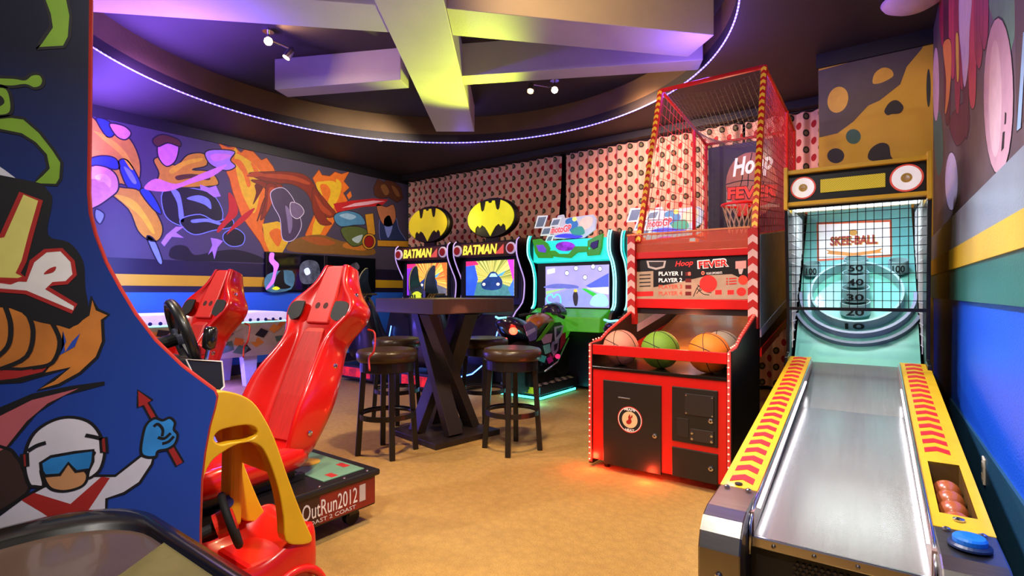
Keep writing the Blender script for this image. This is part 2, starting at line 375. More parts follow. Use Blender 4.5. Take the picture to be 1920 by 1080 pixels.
# ------------------------------------------------------------------ curtains
def curtain_mat():
    m = bpy.data.materials.new('dotted_fabric'); m.use_nodes = True; nt = m.node_tree; b = nt.nodes['Principled BSDF']; L = nt.links
    uv = nt.nodes.new('ShaderNodeUVMap'); sp = nt.nodes.new('ShaderNodeSeparateXYZ'); L.new(uv.outputs[0], sp.inputs[0])
    U = mathn(nt, 'DIVIDE', sp.outputs[0], .085); colid = mathn(nt, 'FLOOR', U); par = mathn(nt, 'MODULO', colid, 2.0)
    V = mathn(nt, 'ADD', mathn(nt, 'DIVIDE', sp.outputs[1], .215), mathn(nt, 'MULTIPLY', par, .5))
    fx = mathn(nt, 'MULTIPLY', mathn(nt, 'SUBTRACT', mathn(nt, 'FRACT', U), .5), .115); fy = mathn(nt, 'MULTIPLY', mathn(nt, 'SUBTRACT', mathn(nt, 'FRACT', V), .5), .215)
    d = mathn(nt, 'SQRT', mathn(nt, 'ADD', mathn(nt, 'MULTIPLY', fx, fx), mathn(nt, 'MULTIPLY', fy, fy)))
    inside = mathn(nt, 'LESS_THAN', d, .046); core = mathn(nt, 'LESS_THAN', d, .024)
    ring = mixc(nt, core, lin('#2c2a1e'), lin('#6d6a45'))
    dot = mixc(nt, mathn(nt, 'GREATER_THAN', par, .5), ring, lin('#a01218'))
    tc = nt.nodes.new('ShaderNodeTexCoord'); nz = nt.nodes.new('ShaderNodeTexNoise'); nz.inputs['Scale'].default_value = 6; L.new(tc.outputs['Object'], nz.inputs['Vector'])
    base = mixc(nt, nz.outputs['Fac'], lin('#d8a184'), lin('#e6b79c'))
    L.new(mixc(nt, inside, base, dot), b.inputs['Base Color']); b.inputs['Roughness'].default_value = .85
    return m
CM = curtain_mat()
def curtain(xa, xb, z0, z1, label, ph=0.0, pinch=0.0):
    n = int((xb-xa)/.0142); per = .17; rows = []; S = [0.0]
    P = []
    for i in range(n+1):
        x = xa+(xb-xa)*i/n; P.append((x, YB-.16-.034*sin(2*pi*x/per+ph)-.02*sin(2*pi*x/.71+1)))
        if i: S.append(S[-1]+sqrt((P[i][0]-P[i-1][0])**2+(P[i][1]-P[i-1][1])**2))
    root = thing('curtain', label, 'curtain', ((xa+xb)/2, YB-.16, z0), 0, 'dotted curtains on the back wall')
    me = bpy.data.meshes.new('curtain_panel'); vs = []; zs = [z0+(z1-z0)*k/6 for k in range(7)]
    for z in zs:
        f = (z1-z)/(z1-z0)
        for (x, y) in P: vs.append((x-(xa+xb)/2-pinch*f*f*(1 if x > (xa+xb)/2 else 0)*(x-(xa+xb)/2)/(xb-xa), y-(YB-.16), z-z0))
    m = n+1; fs = [(r*m+i, r*m+i+1, (r+1)*m+i+1, (r+1)*m+i) for r in range(6) for i in range(n)]
    me.from_pydata(vs, [], fs); uvl = me.uv_layers.new(name='UVMap')
    for lp in me.loops: uvl.data[lp.index].uv = (P[lp.vertex_index % m][0]+17.0, zs[lp.vertex_index//m])
    me.polygons.foreach_set('use_smooth', [True]*len(me.polygons)); me.materials.append(CM)
    o = bpy.data.objects.new('fabric', me); COL.objects.link(o); o.parent = root
    b = MB(); b.cyl((xa, YB-.16, z1+.015), (xb, YB-.16, z1+.015), .014, 10); b.build('curtain_rod', mat('#241c1a', .4, .6), root, world=True)
    return root
curtain(-8.3, -4.62, 2.1, 3.6, 'dotted curtain hanging behind the two yellow oval signs', 0, .25)
curtain(-4.52, -1.75, .06, 3.6, 'dotted curtain hanging behind the racing signs with chequered flags', .6)
curtain(-1.7, -.72, .06, 3.6, 'dotted curtain beside the yellow spotted wall', 1.1)
b = MB(); b.box((-8.35, YB-.02, 1.2), (-.75, YB-.005, 3.58)); struct(b.build('window_1', mat('#0e0d10', .2)))

# ------------------------------------------------------------------ murals
ML = PX(XL+.008)
mu = thing('wall_mural', 'long comic-style mural of flames and bright shapes on the left wall', 'mural', (XL, 4, 1.76))
b = MB(); b.box((XL, YF, 1.76), (XL+.008, YB, 3.57)); b.build('mural_ground', mat('#4a4152', .6, var=.14, scale=1.5), mu, world=True)
OCH, BLU, PNK, BLK = mat('#d99a1e', .6), mat('#1f3f98', .6), mat('#e58ad6', .6), mat('#17131c', .6)
ORG, YLW, AUB, CRM, TEA = mat('#f0781a', .6), mat('#f2c21e', .6), mat('#8c2d12', .6), mat('#c81a1c', .6), mat('#4f8fb4', .6)
LIL = mat('#b98ae0', .6); SKN = mat('#e09a8c', .6); BRN = mat('#5a2e16', .6); PBL = mat('#7f93d8', .6)
def pm(n, pts, m, l=1, sm=True, out=BLK, ow=.018): return art('painted_'+n, pts, m, mu, ML, l, sm, out, ow, step=.0005)
pm('swirl', [(165,222),(190,235),(215,240),(245,262),(262,300),(262,335),(250,352),(228,345),(200,345),(165,330)], OCH, 1)
pm('band', [(165,300),(190,292),(215,296),(225,312),(215,318),(190,312),(165,318)], BLU, 2)
pm('band', [(222,305),(238,300),(258,330),(265,352),(250,360),(235,345)], BLU, 2)
pm('band', [(180,222),(205,228),(215,250),(200,256)], BLU, 2)
pm('swirl', [(195,352),(235,352),(262,358),(285,385),(305,425),(298,450),(278,450),(258,432),(240,392)], OCH, 3)
pm('band', [(262,358),(278,355),(298,385),(302,402),(285,390)], BLU, 4)
pm('cloud', [(166,318),(195,312),(218,328),(222,355),(205,372),(180,388),(168,385)], SKN, 4)
pm('cloud', [(205,232),(232,236),(246,250),(235,262),(218,255)], SKN, 3)
pm('streak', [(275,445),(290,450),(305,490),(296,492)], PBL, 3)
pm('streak', [(180,392),(196,402),(188,420),(178,408)], PBL, 3)
pm('patch', [(288,300),(305,295),(330,310),(352,290),(382,288),(388,310),(360,318),(395,322),(410,345),(385,350),(345,352),(310,352),(292,345),(298,325)], OCH, 5)
pm('patch', [(298,262),(318,255),(335,268),(330,300),(312,312),(296,292)], PNK, 6)
pm('patch', [(286,262),(305,252),(335,262),(338,275),(315,268),(295,275)], BRN, 7)
pm('splash', [(385,285),(405,280),(440,284),(432,300),(442,312),(425,320),(400,312),(388,300)], LIL, 6)
pm('streak', [(270,352),(292,335),(330,345),(372,328),(425,308),(400,330),(355,345),(318,358),(288,358)], PNK, 8, out=None)
pm('shade', [(305,360),(340,352),(372,355),(400,365),(418,400),(405,430),(370,428),(330,420),(308,400)], BLK, 4, out=PBL, ow=.012)
pm('ribbon', [(318,352),(335,360),(342,385),(345,415),(336,410),(332,380)], PBL, 7, out=None)
pm('ribbon', [(340,410),(375,402),(405,415),(432,408),(436,425),(400,432),(365,440),(342,425)], BLK, 7, out=PBL, ow=.014)
pm('ribbon', [(428,362),(440,372),(446,400),(428,418),(410,436),(408,428),(428,398)], CRM, 9, out=None)
pm('ribbon', [(478,390),(468,405),(452,420),(435,432),(425,440),(440,418),(462,398)], CRM, 9, out=None)
pm('blob', [(420,438),(440,428),(458,440),(455,458),(435,462),(420,452)], BLK, 8, out=PBL, ow=.014)
pm('spark', [(302,455),(312,440),(330,425),(345,425),(330,436),(345,446),(322,444),(308,462)], LIL, 9, False, None)
pm('spark', [(395,446),(408,448),(418,452),(408,464),(402,486),(398,470),(390,478),(398,460)], LIL, 9, False, None)
pm('spark', [(375,346),(392,352),(405,348),(414,368),(402,370),(388,360),(376,356)], LIL, 9, False, None)
pm('shade', [(318,470),(330,460),(350,462),(365,478),(400,472),(440,468),(480,478),(500,492),(440,491),(330,487)], BLK, 3, True, None)
# flames
pm('flame', [(410,269),(428,276),(440,275),(452,286),(458,280),(475,284),(490,300),(500,296),(512,312),(520,330),(512,352),(505,372),(498,400),(492,430),(505,470),(498,476),(488,455),(470,430),(452,405),(436,360),(430,335),(424,322),(432,300),(420,286)], ORG, 3, False, AUB, .012)
pm('flame', [(440,290),(460,296),(480,312),(492,332),(486,370),(476,400),(458,372),(446,335)], YLW, 4, True, None)
pm('flame', [(492,420),(520,415),(545,425),(540,455),(528,476),(505,472),(496,450)], YLW, 5, False, None)
pm('flame', [(586,334),(598,318),(604,328),(618,330),(628,322),(640,326),(655,322),(645,340),(655,352),(644,362),(652,376),(638,395),(625,420),(612,440),(596,462),(580,460),(572,440),(590,400),(600,365)], ORG, 3, False, AUB, .012)
pm('flame', [(592,345),(606,340),(626,340),(636,352),(630,380),(615,410),(600,440),(586,452),(588,420),(604,380)], YLW, 4, True, None)
for k, pts in enumerate(([(466,325),(500,322),(540,322),(575,330),(598,360),(618,385),(630,402),(612,408),(590,392),(575,362),(545,345),(510,345),(490,338)],
        [(470,338),(500,340),(530,348),(515,372),(490,400),(482,415),(492,380),(500,356)], [(588,350),(605,380),(612,410),(622,420),(600,420),(586,390)], [(500,345),(520,352),(508,385),(498,405),(488,412),(496,385)])):
    pm('wave', pts, AUB, 6+k*.3, True, BRN, .012)
pm('blob', [(508,360),(530,352),(548,370),(560,400),(565,425),(550,450),(530,448),(525,410),(512,385)], mat('#4a3a52', .5), 8, True, mat('#d8cfe0', .5), .012)
pm('blob', [(545,380),(562,384),(570,398),(558,410),(546,402)], mat('#7a6880', .5), 9, True, WHITEP, .01)
pm('patch', [(555,448),(600,440),(640,452),(690,458),(700,478),(620,476),(540,470)], mat('#8a5f1e', .6), 6, True, None)
pm('streak', [(632,398),(625,382),(660,376),(700,372),(728,374),(716,386),(680,388)], CRM, 8, False, None)
pm('streak', [(640,390),(665,381),(700,376),(722,377),(690,384)], mat('#f5b8c0', .5), 9, False, None)
pm('blob', [(628,402),(650,395),(675,402),(685,420),(665,422),(640,425),(628,415)], TEA, 7, True, BLK, .014)
pm('blob', [(640,428),(665,424),(688,432),(682,455),(662,462),(645,446)], mat('#5a6a2c', .6), 8, True, BLK, .014)
pm('blob', [(712,412),(726,400),(742,408),(748,430),(762,455),(740,460),(715,455)], mat('#22345e', .6), 7, True, PBL, .012)
pm('tuft', [(700,352),(708,335),(720,342),(728,334),(740,342),(752,352),(756,372),(745,380),(728,370),(712,372),(702,366)], BRN, 8, False, BLK, .01)
pm('patch', [(706,384),(724,388),(738,384),(742,410),(732,424),(716,418)], mat('#c77a4a', .6), 8, True, BLK, .012)
pm('bar', [(684,402),(700,400),(704,440),(690,442)], OCH, 9, False, BLK, .014); pm('bar', [(708,450),(775,452),(775,464),(708,462)], OCH, 9, False, BLK, .014)
pm('disc', ell(692, 453, 13, 15), OCH, 10, False, BLK, .014); pm('disc', ell(692, 453, 9, 11), mat('#a01a14', .5), 11, False, BLK, .014)

# loose strokes over the painted shapes
for pts, m, l in (([(175,245),(205,258),(235,285),(250,315),(244,316),(226,290),(198,266)], YLW, 2.5), ([(215,365),(250,375),(275,405),(290,435),(284,436),(262,405),(238,385)], YLW, 4.5), ([(232,312),(246,322),(256,342),(250,344),(240,330)], PBL, 4.5), ([(178,330),(196,326),(208,338),(206,352),(196,342),(184,340)], mat('#f0b8c0', .6), 4.6),
        ([(318,318),(345,302),(378,296),(376,302),(348,310),(324,326)], YLW, 5.6), ([(330,330),(360,326),(392,332),(390,338),(360,334),(334,338)], BRN, 5.7), ([(395,290),(420,288),(434,292),(418,300),(400,302)], PNK, 7), ([(350,372),(372,366),(392,374),(396,392),(384,384),(368,378)], PBL, 5), ([(360,412),(390,410),(415,418),(412,422),(388,416),(362,418)], PBL, 8),
        ([(436,300),(450,300),(462,318),(470,345),(464,350),(456,326),(446,312)], ORG, 5), ([(470,305),(484,318),(492,345),(488,360),(482,335)], ORG, 5), ([(505,436),(520,428),(530,440),(522,462),(512,452)], ORG, 6), ([(600,348),(612,346),(620,360),(612,385),(604,400),(606,372)], ORG, 5), ([(630,336),(640,344),(638,362),(630,380),(632,356)], YLW, 5),
        ([(480,328),(515,326),(552,330),(580,342),(576,346),(548,338),(512,334)], mat('#b8481c', .6), 7.5), ([(590,365),(606,385),(622,400),(618,404),(602,394)], mat('#b8481c', .6), 7.6), ([(505,352),(518,356),(510,380),(500,398),(502,376)], mat('#b8481c', .6), 7.7), ([(478,346),(496,344),(486,366),(474,384),(480,362)], mat('#6a200e', .6), 6.2), ([(462,330),(478,322),(494,326),(480,332)], mat('#b8481c', .6), 7.7),
        ([(535,385),(546,400),(548,425),(542,438),(538,410)], mat('#8a7a94', .5), 9.2), ([(565,446),(600,444),(630,456),(600,460)], mat('#b05a1c', .6), 7), ([(650,455),(690,462),(680,470),(645,464)], mat('#c8781e', .6), 7), ([(660,448),(680,440),(672,456)], mat('#b8d0c8', .6), 9), ([(636,404),(652,400),(668,406),(656,412)], mat('#9cc8dc', .6), 8), ([(714,350),(722,346),(730,360),(722,366)], mat('#8c5a2c', .6), 9), ([(734,348),(744,354),(750,368),(742,366)], mat('#8c5a2c', .6), 9), ([(720,412),(730,404),(736,424),(728,446),(722,430)], PBL, 8)):
    pm('stroke', pts, m, l, True, None)
pm('ember', [(436,284),(442,276),(446,284),(441,290)], YLW, 5, False, None); pm('ember', [(650,366),(657,358),(660,368),(654,374)], ORG, 5, False, None)

# spotted yellow wall
MA = PY(YA-.001)
sw = thing('painted_wall', 'yellow wall with dark painted wave and round spots behind the alley', 'mural', (-.2, YA, 1.5))
GRY = mat('#4b423d', .6, var=.1)
def pa(n, pts, m, l=1, sm=True): return art('painted_'+n, pts, m, sw, MA, l, sm, None, step=.0004)
pa('wave', [(1534,133),(1640,104),(1735,78),(1728,92),(1700,125),(1688,158),(1650,188),(1628,198),(1600,228),(1570,250),(1536,258)], GRY, 1, False)
pa('spot', ell(1571, 187, 19, 25, rot=.3), GOLD, 2, False); pa('spot', [(1636,155),(1640,138),(1655,127),(1670,130),(1675,142),(1660,152),(1645,157)], GOLD, 2)
pa('spot', [(1658,208),(1668,192),(1682,188),(1694,200),(1688,212),(1672,214),(1664,216)], BLK, 2); pa('spot', ell(1600, 256, 14, 14), mat('#2d5a50', .6), 2, False)
pa('spot', ell(1567, 292, 16, 14), BLK, 2, False); pa('spot', [(1628,298),(1632,280),(1650,268),(1666,272),(1670,292),(1676,302),(1650,304)], BLK, 2)
pa('spot', ell(1741, 165, 4, 36), mat('#1f2d26', .6), 2, False)

# mural above the bands of the right wall
MR = Plane(RW.p - RW.n*-.002, RW.n)
mr = thing('drip_mural', 'mural of crimson drips and long pale ovals on the right wall', 'mural', (.2, 4, 1.8))
def rm(n, pts, m, l=1, sm=True, out=INK, ow=.006): return art('painted_'+n, pts, m, mr, MR, l, sm, out, ow, step=.00025)
bb = MB(); bb.prism([(rx(YF), YF, 1.8), (rx(YA), YA, 1.8), (rx(YA)-.003, YA, 1.8), (rx(YF)-.003, YF, 1.8)], (0, 0, ZC-1.81)); bb.build('mural_ground', mat('#5a4a4c', .5, var=.25, scale=4), mr, world=True)
MR = Plane(RW.p + RW.n*.0033, RW.n)
rm('field', [(1850,0),(1905,0),(1902,70),(1890,120),(1870,60)], mat('#5c8468', .6), 1, False, None)
rm('field', [(1756,205),(1766,225),(1768,300),(1760,330),(1754,300),(1750,230)], mat('#3d6b5c', .6), 1, True, None)
rm('oval', ell(1755, 158, 6, 70), mat('#c9a5b8', .5), 2, False)
CRI = mat('#9c2140', .5, var=.25, scale=6); DKR = mat('#5a1230', .5)
for k, (u0, u1, v1) in enumerate(((1762,1772,90),(1770,1782,235),(1780,1792,150),(1790,1800,215),(1798,1808,170),(1806,1816,260),(1816,1830,205),(1828,1842,130),(1838,1852,95))):
    rm('drip', [(u0,-30),(u1,-30),(u1+1,v1*.5),(u1-1,v1-20),((u0+u1)/2,v1),(u0+1,v1-25),(u0-1,v1*.45)], (CRI, DKR, mat('#c23a52', .5), CRI)[k % 4], 3+k*.3, True)
rm('drip', [(1800,-20),(1822,-20),(1818,60),(1816,120),(1808,165),(1802,100),(1798,50)], mat('#cdb4c4', .5), 6)
rm('drip', [(1768,85),(1782,75),(1784,120),(1780,180),(1772,215),(1774,150)], mat('#e08a3c', .5), 6.4); rm('drip', [(1792,70),(1797,68),(1798,140),(1794,150)], mat('#d8b030', .5), 6.6)
rm('drip', [(1780,225),(1812,190),(1818,235),(1808,262),(1792,272)], DKR, 2.5); rm('oval', ell(1784, 340, 12, 55), mat('#cbb0bd', .5), 2.2, False)
rm('oval', ell(1872, 180, 28, 148), mat('#c79aa0', .45), 7, False, INK, .008); rm('oval', ell(1866, 185, 12, 110), mat('#dcb6b4', .45), 8, False, None)
rm('mark', [(1884,210),(1887,212),(1886,232),(1883,234)], INK, 9, False, None); rm('mark', [(1880,248),(1884,246),(1882,278),(1877,284)], INK, 9, False, None)
rm('streak', [(1918,60),(1925,60),(1914,240),(1906,246)], mat('#8fb0c8', .5), 7, False); rm('field', [(1902,-20),(1940,-20),(1940,190),(1906,250),(1904,120)], mat('#4b3630', .6), 2, False, None)

# outlet, ceiling dish
OP = Plane(RW.p + RW.n*.014, RW.n)
c0 = OP(1845, 882)
ol = thing('wall_outlet', 'small ivory power outlet low on the blue right wall', 'outlet', c0, atan2(-.0313, 1)*-1*-1)
b = MB(); b.box((-.006, -.04, -.06), (.004, .04, .06)); b.build('cover_plate', mat('#e0cdb0', .4), ol, bevel=.003)
for dz in (-.028, .028): b = MB(); b.box((-.009, -.016, dz-.014), (-.004, .016, dz+.014)); b.build('socket', mat('#cdb896', .4), ol, bevel=.003)
c0 = PZ(ZC-.001)(1712, -8)
cd = thing('ceiling_dish', 'pale lilac round dish on the dark ceiling near the right wall', 'ceiling light', (c0.x, c0.y, ZC))
b = MB(); b.lathe([(.02, -.11), (.13, -.10), (.2, -.06), (.22, -.03), (.2, -.02), (.06, -.015)], n=32); b.build('dish', mat('#d7b9cf', .4), cd, smooth=True)
b = MB(); b.cyl((0, 0, -.03), (0, 0, 0), .06); b.build('mount', BLACK, cd)

# ------------------------------------------------------------------ alley roller (skee alley)
RZ = radians(2.28)
sk = thing('alley_roller', 'yellow-railed ball-rolling alley with teal ringed target beside the blue wall', 'arcade game', (-.163, 1.8, 0), RZ)
WS = WORLD[sk.name]
def ws(x, y, z): return WS @ Vector((x, y, z))
TEAL = mat('#6fbcae', .35, var=.05, coat=.3); TEALD = mat('#5fa89c', .4); SKY = mat('#93b8bc', .4, var=.05)
HW = .256
def az(y): return .45+(y-.2)*.109 if y < 1.76 else .62+(y-1.76)*.225
def rz_(y): return .55+(y-.35)*.127
ALM = mat('#b4b2ae', .24, .75, var=.10, scale=3, stretch=(30, 1, 1), bump=.008, bscale=30)
b = MB()
rows = []
for y in (.2, .6, 1.0, 1.4, 1.7, 1.76, 1.82, 2.1, 2.3, 2.45, 2.56):
    rows.append([(-HW, y, az(y)), (HW, y, az(y)), (HW, y, az(y)-.03), (-HW, y, az(y)-.03)])
b.loft(rows); b.build('alley_bed', ALM, sk)
b = MB(); b.box((-HW, .185, .415), (HW, .2, .452)); bar = b.build('front_edge', CHROME, sk, bevel=.004)
for x in (-.18, -.06, .06, .18):
    b = MB(); b.lathe([(.007, 0), (.007, .003), (.003, .005)], (x, .185, .433), (0, -1, 0), 10); b.build('screw', STEEL, bar)
b = MB(); b.box((-HW, .22, .06), (HW, .26, .42)); fp = b.build('front_panel', mat('#15110f', .45), sk)
b = MB()
for i in range(9):
    for j in range(6): b.lathe([(.006, 0), (.006, .004)], (-.12+i*.018+(j % 2)*.009, .217, .31+j*.014), (0, -1, 0), 6)
g = b.build('speaker_grille', DARKSTEEL, fp); g['kind'] = 'stuff'
CHEV = None
for sgn, xo in ((-1, .392), (1, .412)):
    xa, xb = sorted((sgn*HW, sgn*xo))
    b = MB(); tpz = [(2.5, rz_(2.5)-.012)] + ([(.905, rz_(.905)-.012), (.905, .455), (.455, .455), (.455, rz_(.455)-.012)] if sgn > 0 else []) + [(.36, rz_(.36)-.012), (.36, .53), (.12, .47)]; b.prism([(xa, y, z) for y, z in [(.12, .04), (2.5, .04)]+tpz], (xb-xa, 0, 0)); b.build('rail_body', SATIN, sk)
    # steel end cap, rounded over the front
    pr = [(.03, .26), (.03, .44), (.05, .49), (.09, .528), (.15, .545), (.355, .553), (.355, .50), (.12, .47), (.12, .26)]
    b = MB(); b.prism([(xa, y, z) for y, z in pr], (xb-xa, 0, 0)); cap = b.build('end_cap', STEEL, sk, bevel=.006)
    b = MB(); b.prism([(xa+.004, y, z) for y, z in ((.045, .05), (.12, .05), (.12, .26), (.045, .26))], (xb-xa-.008, 0, 0)); b.build('kick_panel', mat('#2e2c2b', .35, .4), sk, bevel=.004)
    for (sx, sy, sz, ax) in ((.5, .028, .36, (0, -1, 0)),) + (((.22, .335, .556, (0, 0, 1)), (.78, .335, .556, (0, 0, 1)))):
        b = MB(); b.lathe([(.011, 0), (.011, .004), (.005, .007)], (xa+(xb-xa)*sx, sy, sz), ax, 12); b.build('screw', CHROME, cap, smooth=False)
    # yellow cover plate
    def tp(x, y, d=0): return Vector((x, y, rz_(y)+d))
    if sgn < 0: cells = [((xa, xb), (.36, 2.56))]
    else:
        ha, hb, ya, yb = xa+.028, xb-.03, .46, .90
        cells = [((xa, xb), (.36, ya)), ((xa, xb), (yb, 2.56)), ((xa, ha), (ya, yb)), ((hb, xb), (ya, yb))]
    b = MB()
    for (p, q), (r, s_) in cells: b.prism([tp(p, r), tp(q, r), tp(q, s_), tp(p, s_)], (0, 0, -.012))
    b.build('rail_cover', YEL, sk)
    b = MB(); b.prism([(sgn*HW-sgn*.012, .2, az(.2)), (sgn*HW-sgn*.012, 2.5, az(2.5)), (sgn*HW-sgn*.012, 2.5, rz_(2.5)), (sgn*HW-sgn*.012, .36, rz_(.36)), (sgn*HW-sgn*.012, .2, .53)], (sgn*.012, 0, 0)); b.build('inner_wall', mat('#c9a9a2', .25, .6), sk)
    b = MB(); b.prism([(sgn*(HW-.013), .30, az(.30)+.05), (sgn*(HW-.013), 2.0, az(2.0)+.055), (sgn*(HW-.013), 2.0, az(2.0)+.063), (sgn*(HW-.013), .30, az(.30)+.058)], (sgn*-.004, 0, 0)); b.build('light_strip', mat('#f2f4ff', .4, emit=6.0), sk)
    b = MB(); b.tube([(sgn*(HW-.004), .16, .40), (sgn*(HW-.004), .17, .50), (sgn*(HW-.004), .25, .545), (sgn*(HW-.004), .36, rz_(.36)+.004), (sgn*(HW-.004), 2.5, rz_(2.5)+.002)], .006, 8); b.build('edge_trim', CHROME, sk, smooth=True)
    # chevrons
    cx = (xa+xb)/2 + (-.01 if sgn > 0 else 0); n = 22; ys = [.43+(2.50-.43)*(k/(n-1)) for k in range(n)]
    if CHEV is None:
        bm_ = MB(); hw, hh = .042, .030; bm_.prism([(-hw, -hh, 0), (0, 0, .0), (hw, -hh, 0), (hw, .020, 0), (0, hh+.020, 0), (-hw, .020, 0)], (0, 0, .0012)); CHEV = bm_
    for k, y in enumerate(ys):
        if sgn > 0 and y < .93: continue
        if k == 0:
            pass
        if 'chm' not in globals(): o = CHEV.build('chevron', mat('#c4161c', .45), sk); chm = o.data
        else: o = bpy.data.objects.new('chevron', chm); COL.objects.link(o); o.parent = sk
        o.location = (cx, y, rz_(y)+.0006); o.rotation_euler = (math.atan(.127), 0, 0)
# lock on the left cover
b = MB(); b.lathe([(.014, 0), (.014, .005), (.006, .007)], (-.33, .385, rz_(.385)), (0, 0, 1), 14); b.build('lock', DARKSTEEL, sk)
b = MB(); b.lathe([(.016, 0), (.016, .006), (.007, .009)], (.33, .425, rz_(.425)), (0, 0, 1), 14); b.build('lock', CHROME, sk)
# ball well in the right rail
b = MB(); x0w, x1w, y0w, y1w = .284, .382, .46, .90
b.loft([[(x0w, y0w, rz_(y0w)-.001), (x1w, y0w, rz_(y0w)-.001), (x1w, y1w, rz_(y1w)-.001), (x0w, y1w, rz_(y1w)-.001)], [(x0w, y0w, .462), (x1w, y0w, .462), (x1w, y1w, .50), (x0w, y1w, .50)]], caps=False)
b.face([(x0w, y0w, .462), (x1w, y0w, .462), (x1w, y1w, .50), (x0w, y1w, .50)]); b.build('ball_well', mat('#5a3d10', .5), sk)
BALLM = mat('#a8552a', .3, coat=.5, var=.08)
for k in range(4):
    p = ws(.333, .512+k*.0925, .5130+k*.0080)
    o = thing('wooden_ball', ['brown ball nearest the front of the yellow rail well', 'second brown ball from the front in the rail well', 'third brown ball from the front in the rail well', 'brown ball at the far end of the rail well'][k], 'ball', p, 0, 'balls in the alley rail well')
    b = MB(); b.sphere((0, 0, 0), .0455, 24); b.build('ball_surface', BALLM, o, smooth=True)
# start button
b = MB(); b.lathe([(.052, 0), (.052, .006), (.045, .012), (.03, .012)], (.335, .235, .553), (0, 0, 1), 28); bt = b.build('button_ring', mat('#122a55', .4), sk, smooth=False)
b = MB(); b.lathe([(.041, 0), (.041, .016), (.036, .022), (.02, .024)], (.335, .235, .561), (0, 0, 1), 28); b.build('button_cap', mat('#1272d8', .3, coat=.4), bt, smooth=False)
# housing round the target
for sgn in (-1, 1):
    b = MB(); x = sgn*.392
    b.prism([(x, 2.40, .04), (x, 3.75, .04), (x, 3.75, 2.0), (x, 2.44, 2.15), (x, 2.40, 1.9), (x, 2.52, 1.1), (x, 2.52, .86), (x, 2.40, .84)], (sgn*.022, 0, 0)); b.build('side_panel', BLACK, sk, bevel=.004)
b = MB(); b.box((-.39, 3.72, .04), (.39, 3.75, 2.0)); b.build('back_panel', BLACK, sk)
# target board
BD, BN = Vector((0, .643, .766)), Vector((0, -.766, .643)); B0 = Vector((0, 2.6, .74))
b = MB(); b.prism([B0+Vector((-.375, 0, 0)), B0+Vector((.375, 0, 0)), B0+BD*1.68+Vector((.375, 0, 0)), B0+BD*1.68+Vector((-.375, 0, 0))], -BN*.02); bd = b.build('target_board', TEAL, sk)
R3 = WS.to_3x3(); TB = Plane(ws(*B0), R3 @ BN)
def loc_of(u, v): return WS.inverted() @ TB(u, v)
def ringwall(c, r, h, th, t0=0, t1=2*pi, n=40):
    full = t1-t0 > 6.2; mbb = MB(); X = Vector((1, 0, 0)); rows = []
    for k in range(n+(0 if full else 1)):
        t = t0+(t1-t0)*k/n; d = X*cos(t)+BD*sin(t)
        rows.append([c+d*r, c+d*(r+th), c+d*(r+th)+BN*h, c+d*r+BN*h])
    if full: rows.append(rows[0])
    mbb.loft(rows, caps=not full); return mbb
ctr = loc_of(1604, 560); ctr.x = 0
ringwall(ctr, .285, .10, .016).build('scoring_ring', SKY, bd, smooth=False)
ringwall(ctr+BD*.0, .355, .06, .02, pi*.98, 2*pi*1.01).build('catch_wall', mat('#8d93b4', .4), bd)
ringwall(ctr-BD*.03, .40, .04, .02, pi*1.12, 2*pi*.94).build('catch_wall', mat('#6d7490', .4), bd)
HOLE = mat('#2c4a4a', .7)
for txt, u, v, r in (('50', 1602, 508, .082), ('40', 1602, 534, .088), ('30', 1603, 562, .092), ('20', 1603, 589, .096), ('100', 1523, 515, .062), ('100', 1684, 511, .064)):
    c = loc_of(u, v); c.x = c.x if txt == '100' else 0
    CA, CQ = Vector((0, -.34, .94)).normalized(), Vector((0, .94, .34)).normalized(); h = .095; c = c+CQ*(r*.35)-CA*.04+BN*.055
    mbb = MB(); mbb.lathe([(r*.93, h*.55), (r*.93, h), (r, h), (r, 0), (r*.2, 0)], c, CA, 32, caps=False); cup = mbb.build('target_cup', SKY, bd)
    mbb = MB(); mbb.lathe([(r*.93, h*.56), (r*.92, h*.58)], c, CA, 24); mbb.build('cup_hole', HOLE, cup)
    letters3(txt, WS @ (c-CQ*(r+.002)+Vector((-r*.6, 0, 0))+CA*.016), R3 @ Vector((r*1.2, 0, 0)), R3 @ -CQ, .055, INK, cup, bold=.02)
letters3('10', WS @ (ctr-BD*(.285+.02)+Vector((-.06, 0, 0))+BN*.016), R3 @ Vector((.12, 0, 0)), R3 @ -BD, .07, INK, bd, bold=.02)
# sign on the board
def onb(n, pts, m, l, sm=False): return art('print_'+n, pts, m, bd, TB, l, sm, None, step=.0012)
onb('border', [(1531,417),(1672,412),(1673,481),(1532,490)], mat('#d8602a', .5), 1); onb('panel', [(1535,421),(1668,416),(1669,477),(1536,486)], mat('#f1efe6', .5, emit=.25), 2)
letters('SKEE-BALL', (1556, 461), (1645, 457), 17, mat('#b03a1c', .5), bd, TB, 4, bold=.035, step=.0012); letters('SKEE-BALL', (1558, 462), (1647, 458), 17, mat('#d8a83a', .5), bd, TB, 3, bold=.05, step=.0012)
onb('banner', [(1547,468),(1560,470),(1600,474),(1640,469),(1655,465),(1650,471),(1655,474),(1640,475),(1600,481),(1560,477),(1550,476),(1554,472)], mat('#d98a2c', .5), 3)
onb('disc', ell(1600, 436, 8, 6), mat('#e0a53c', .5), 3)
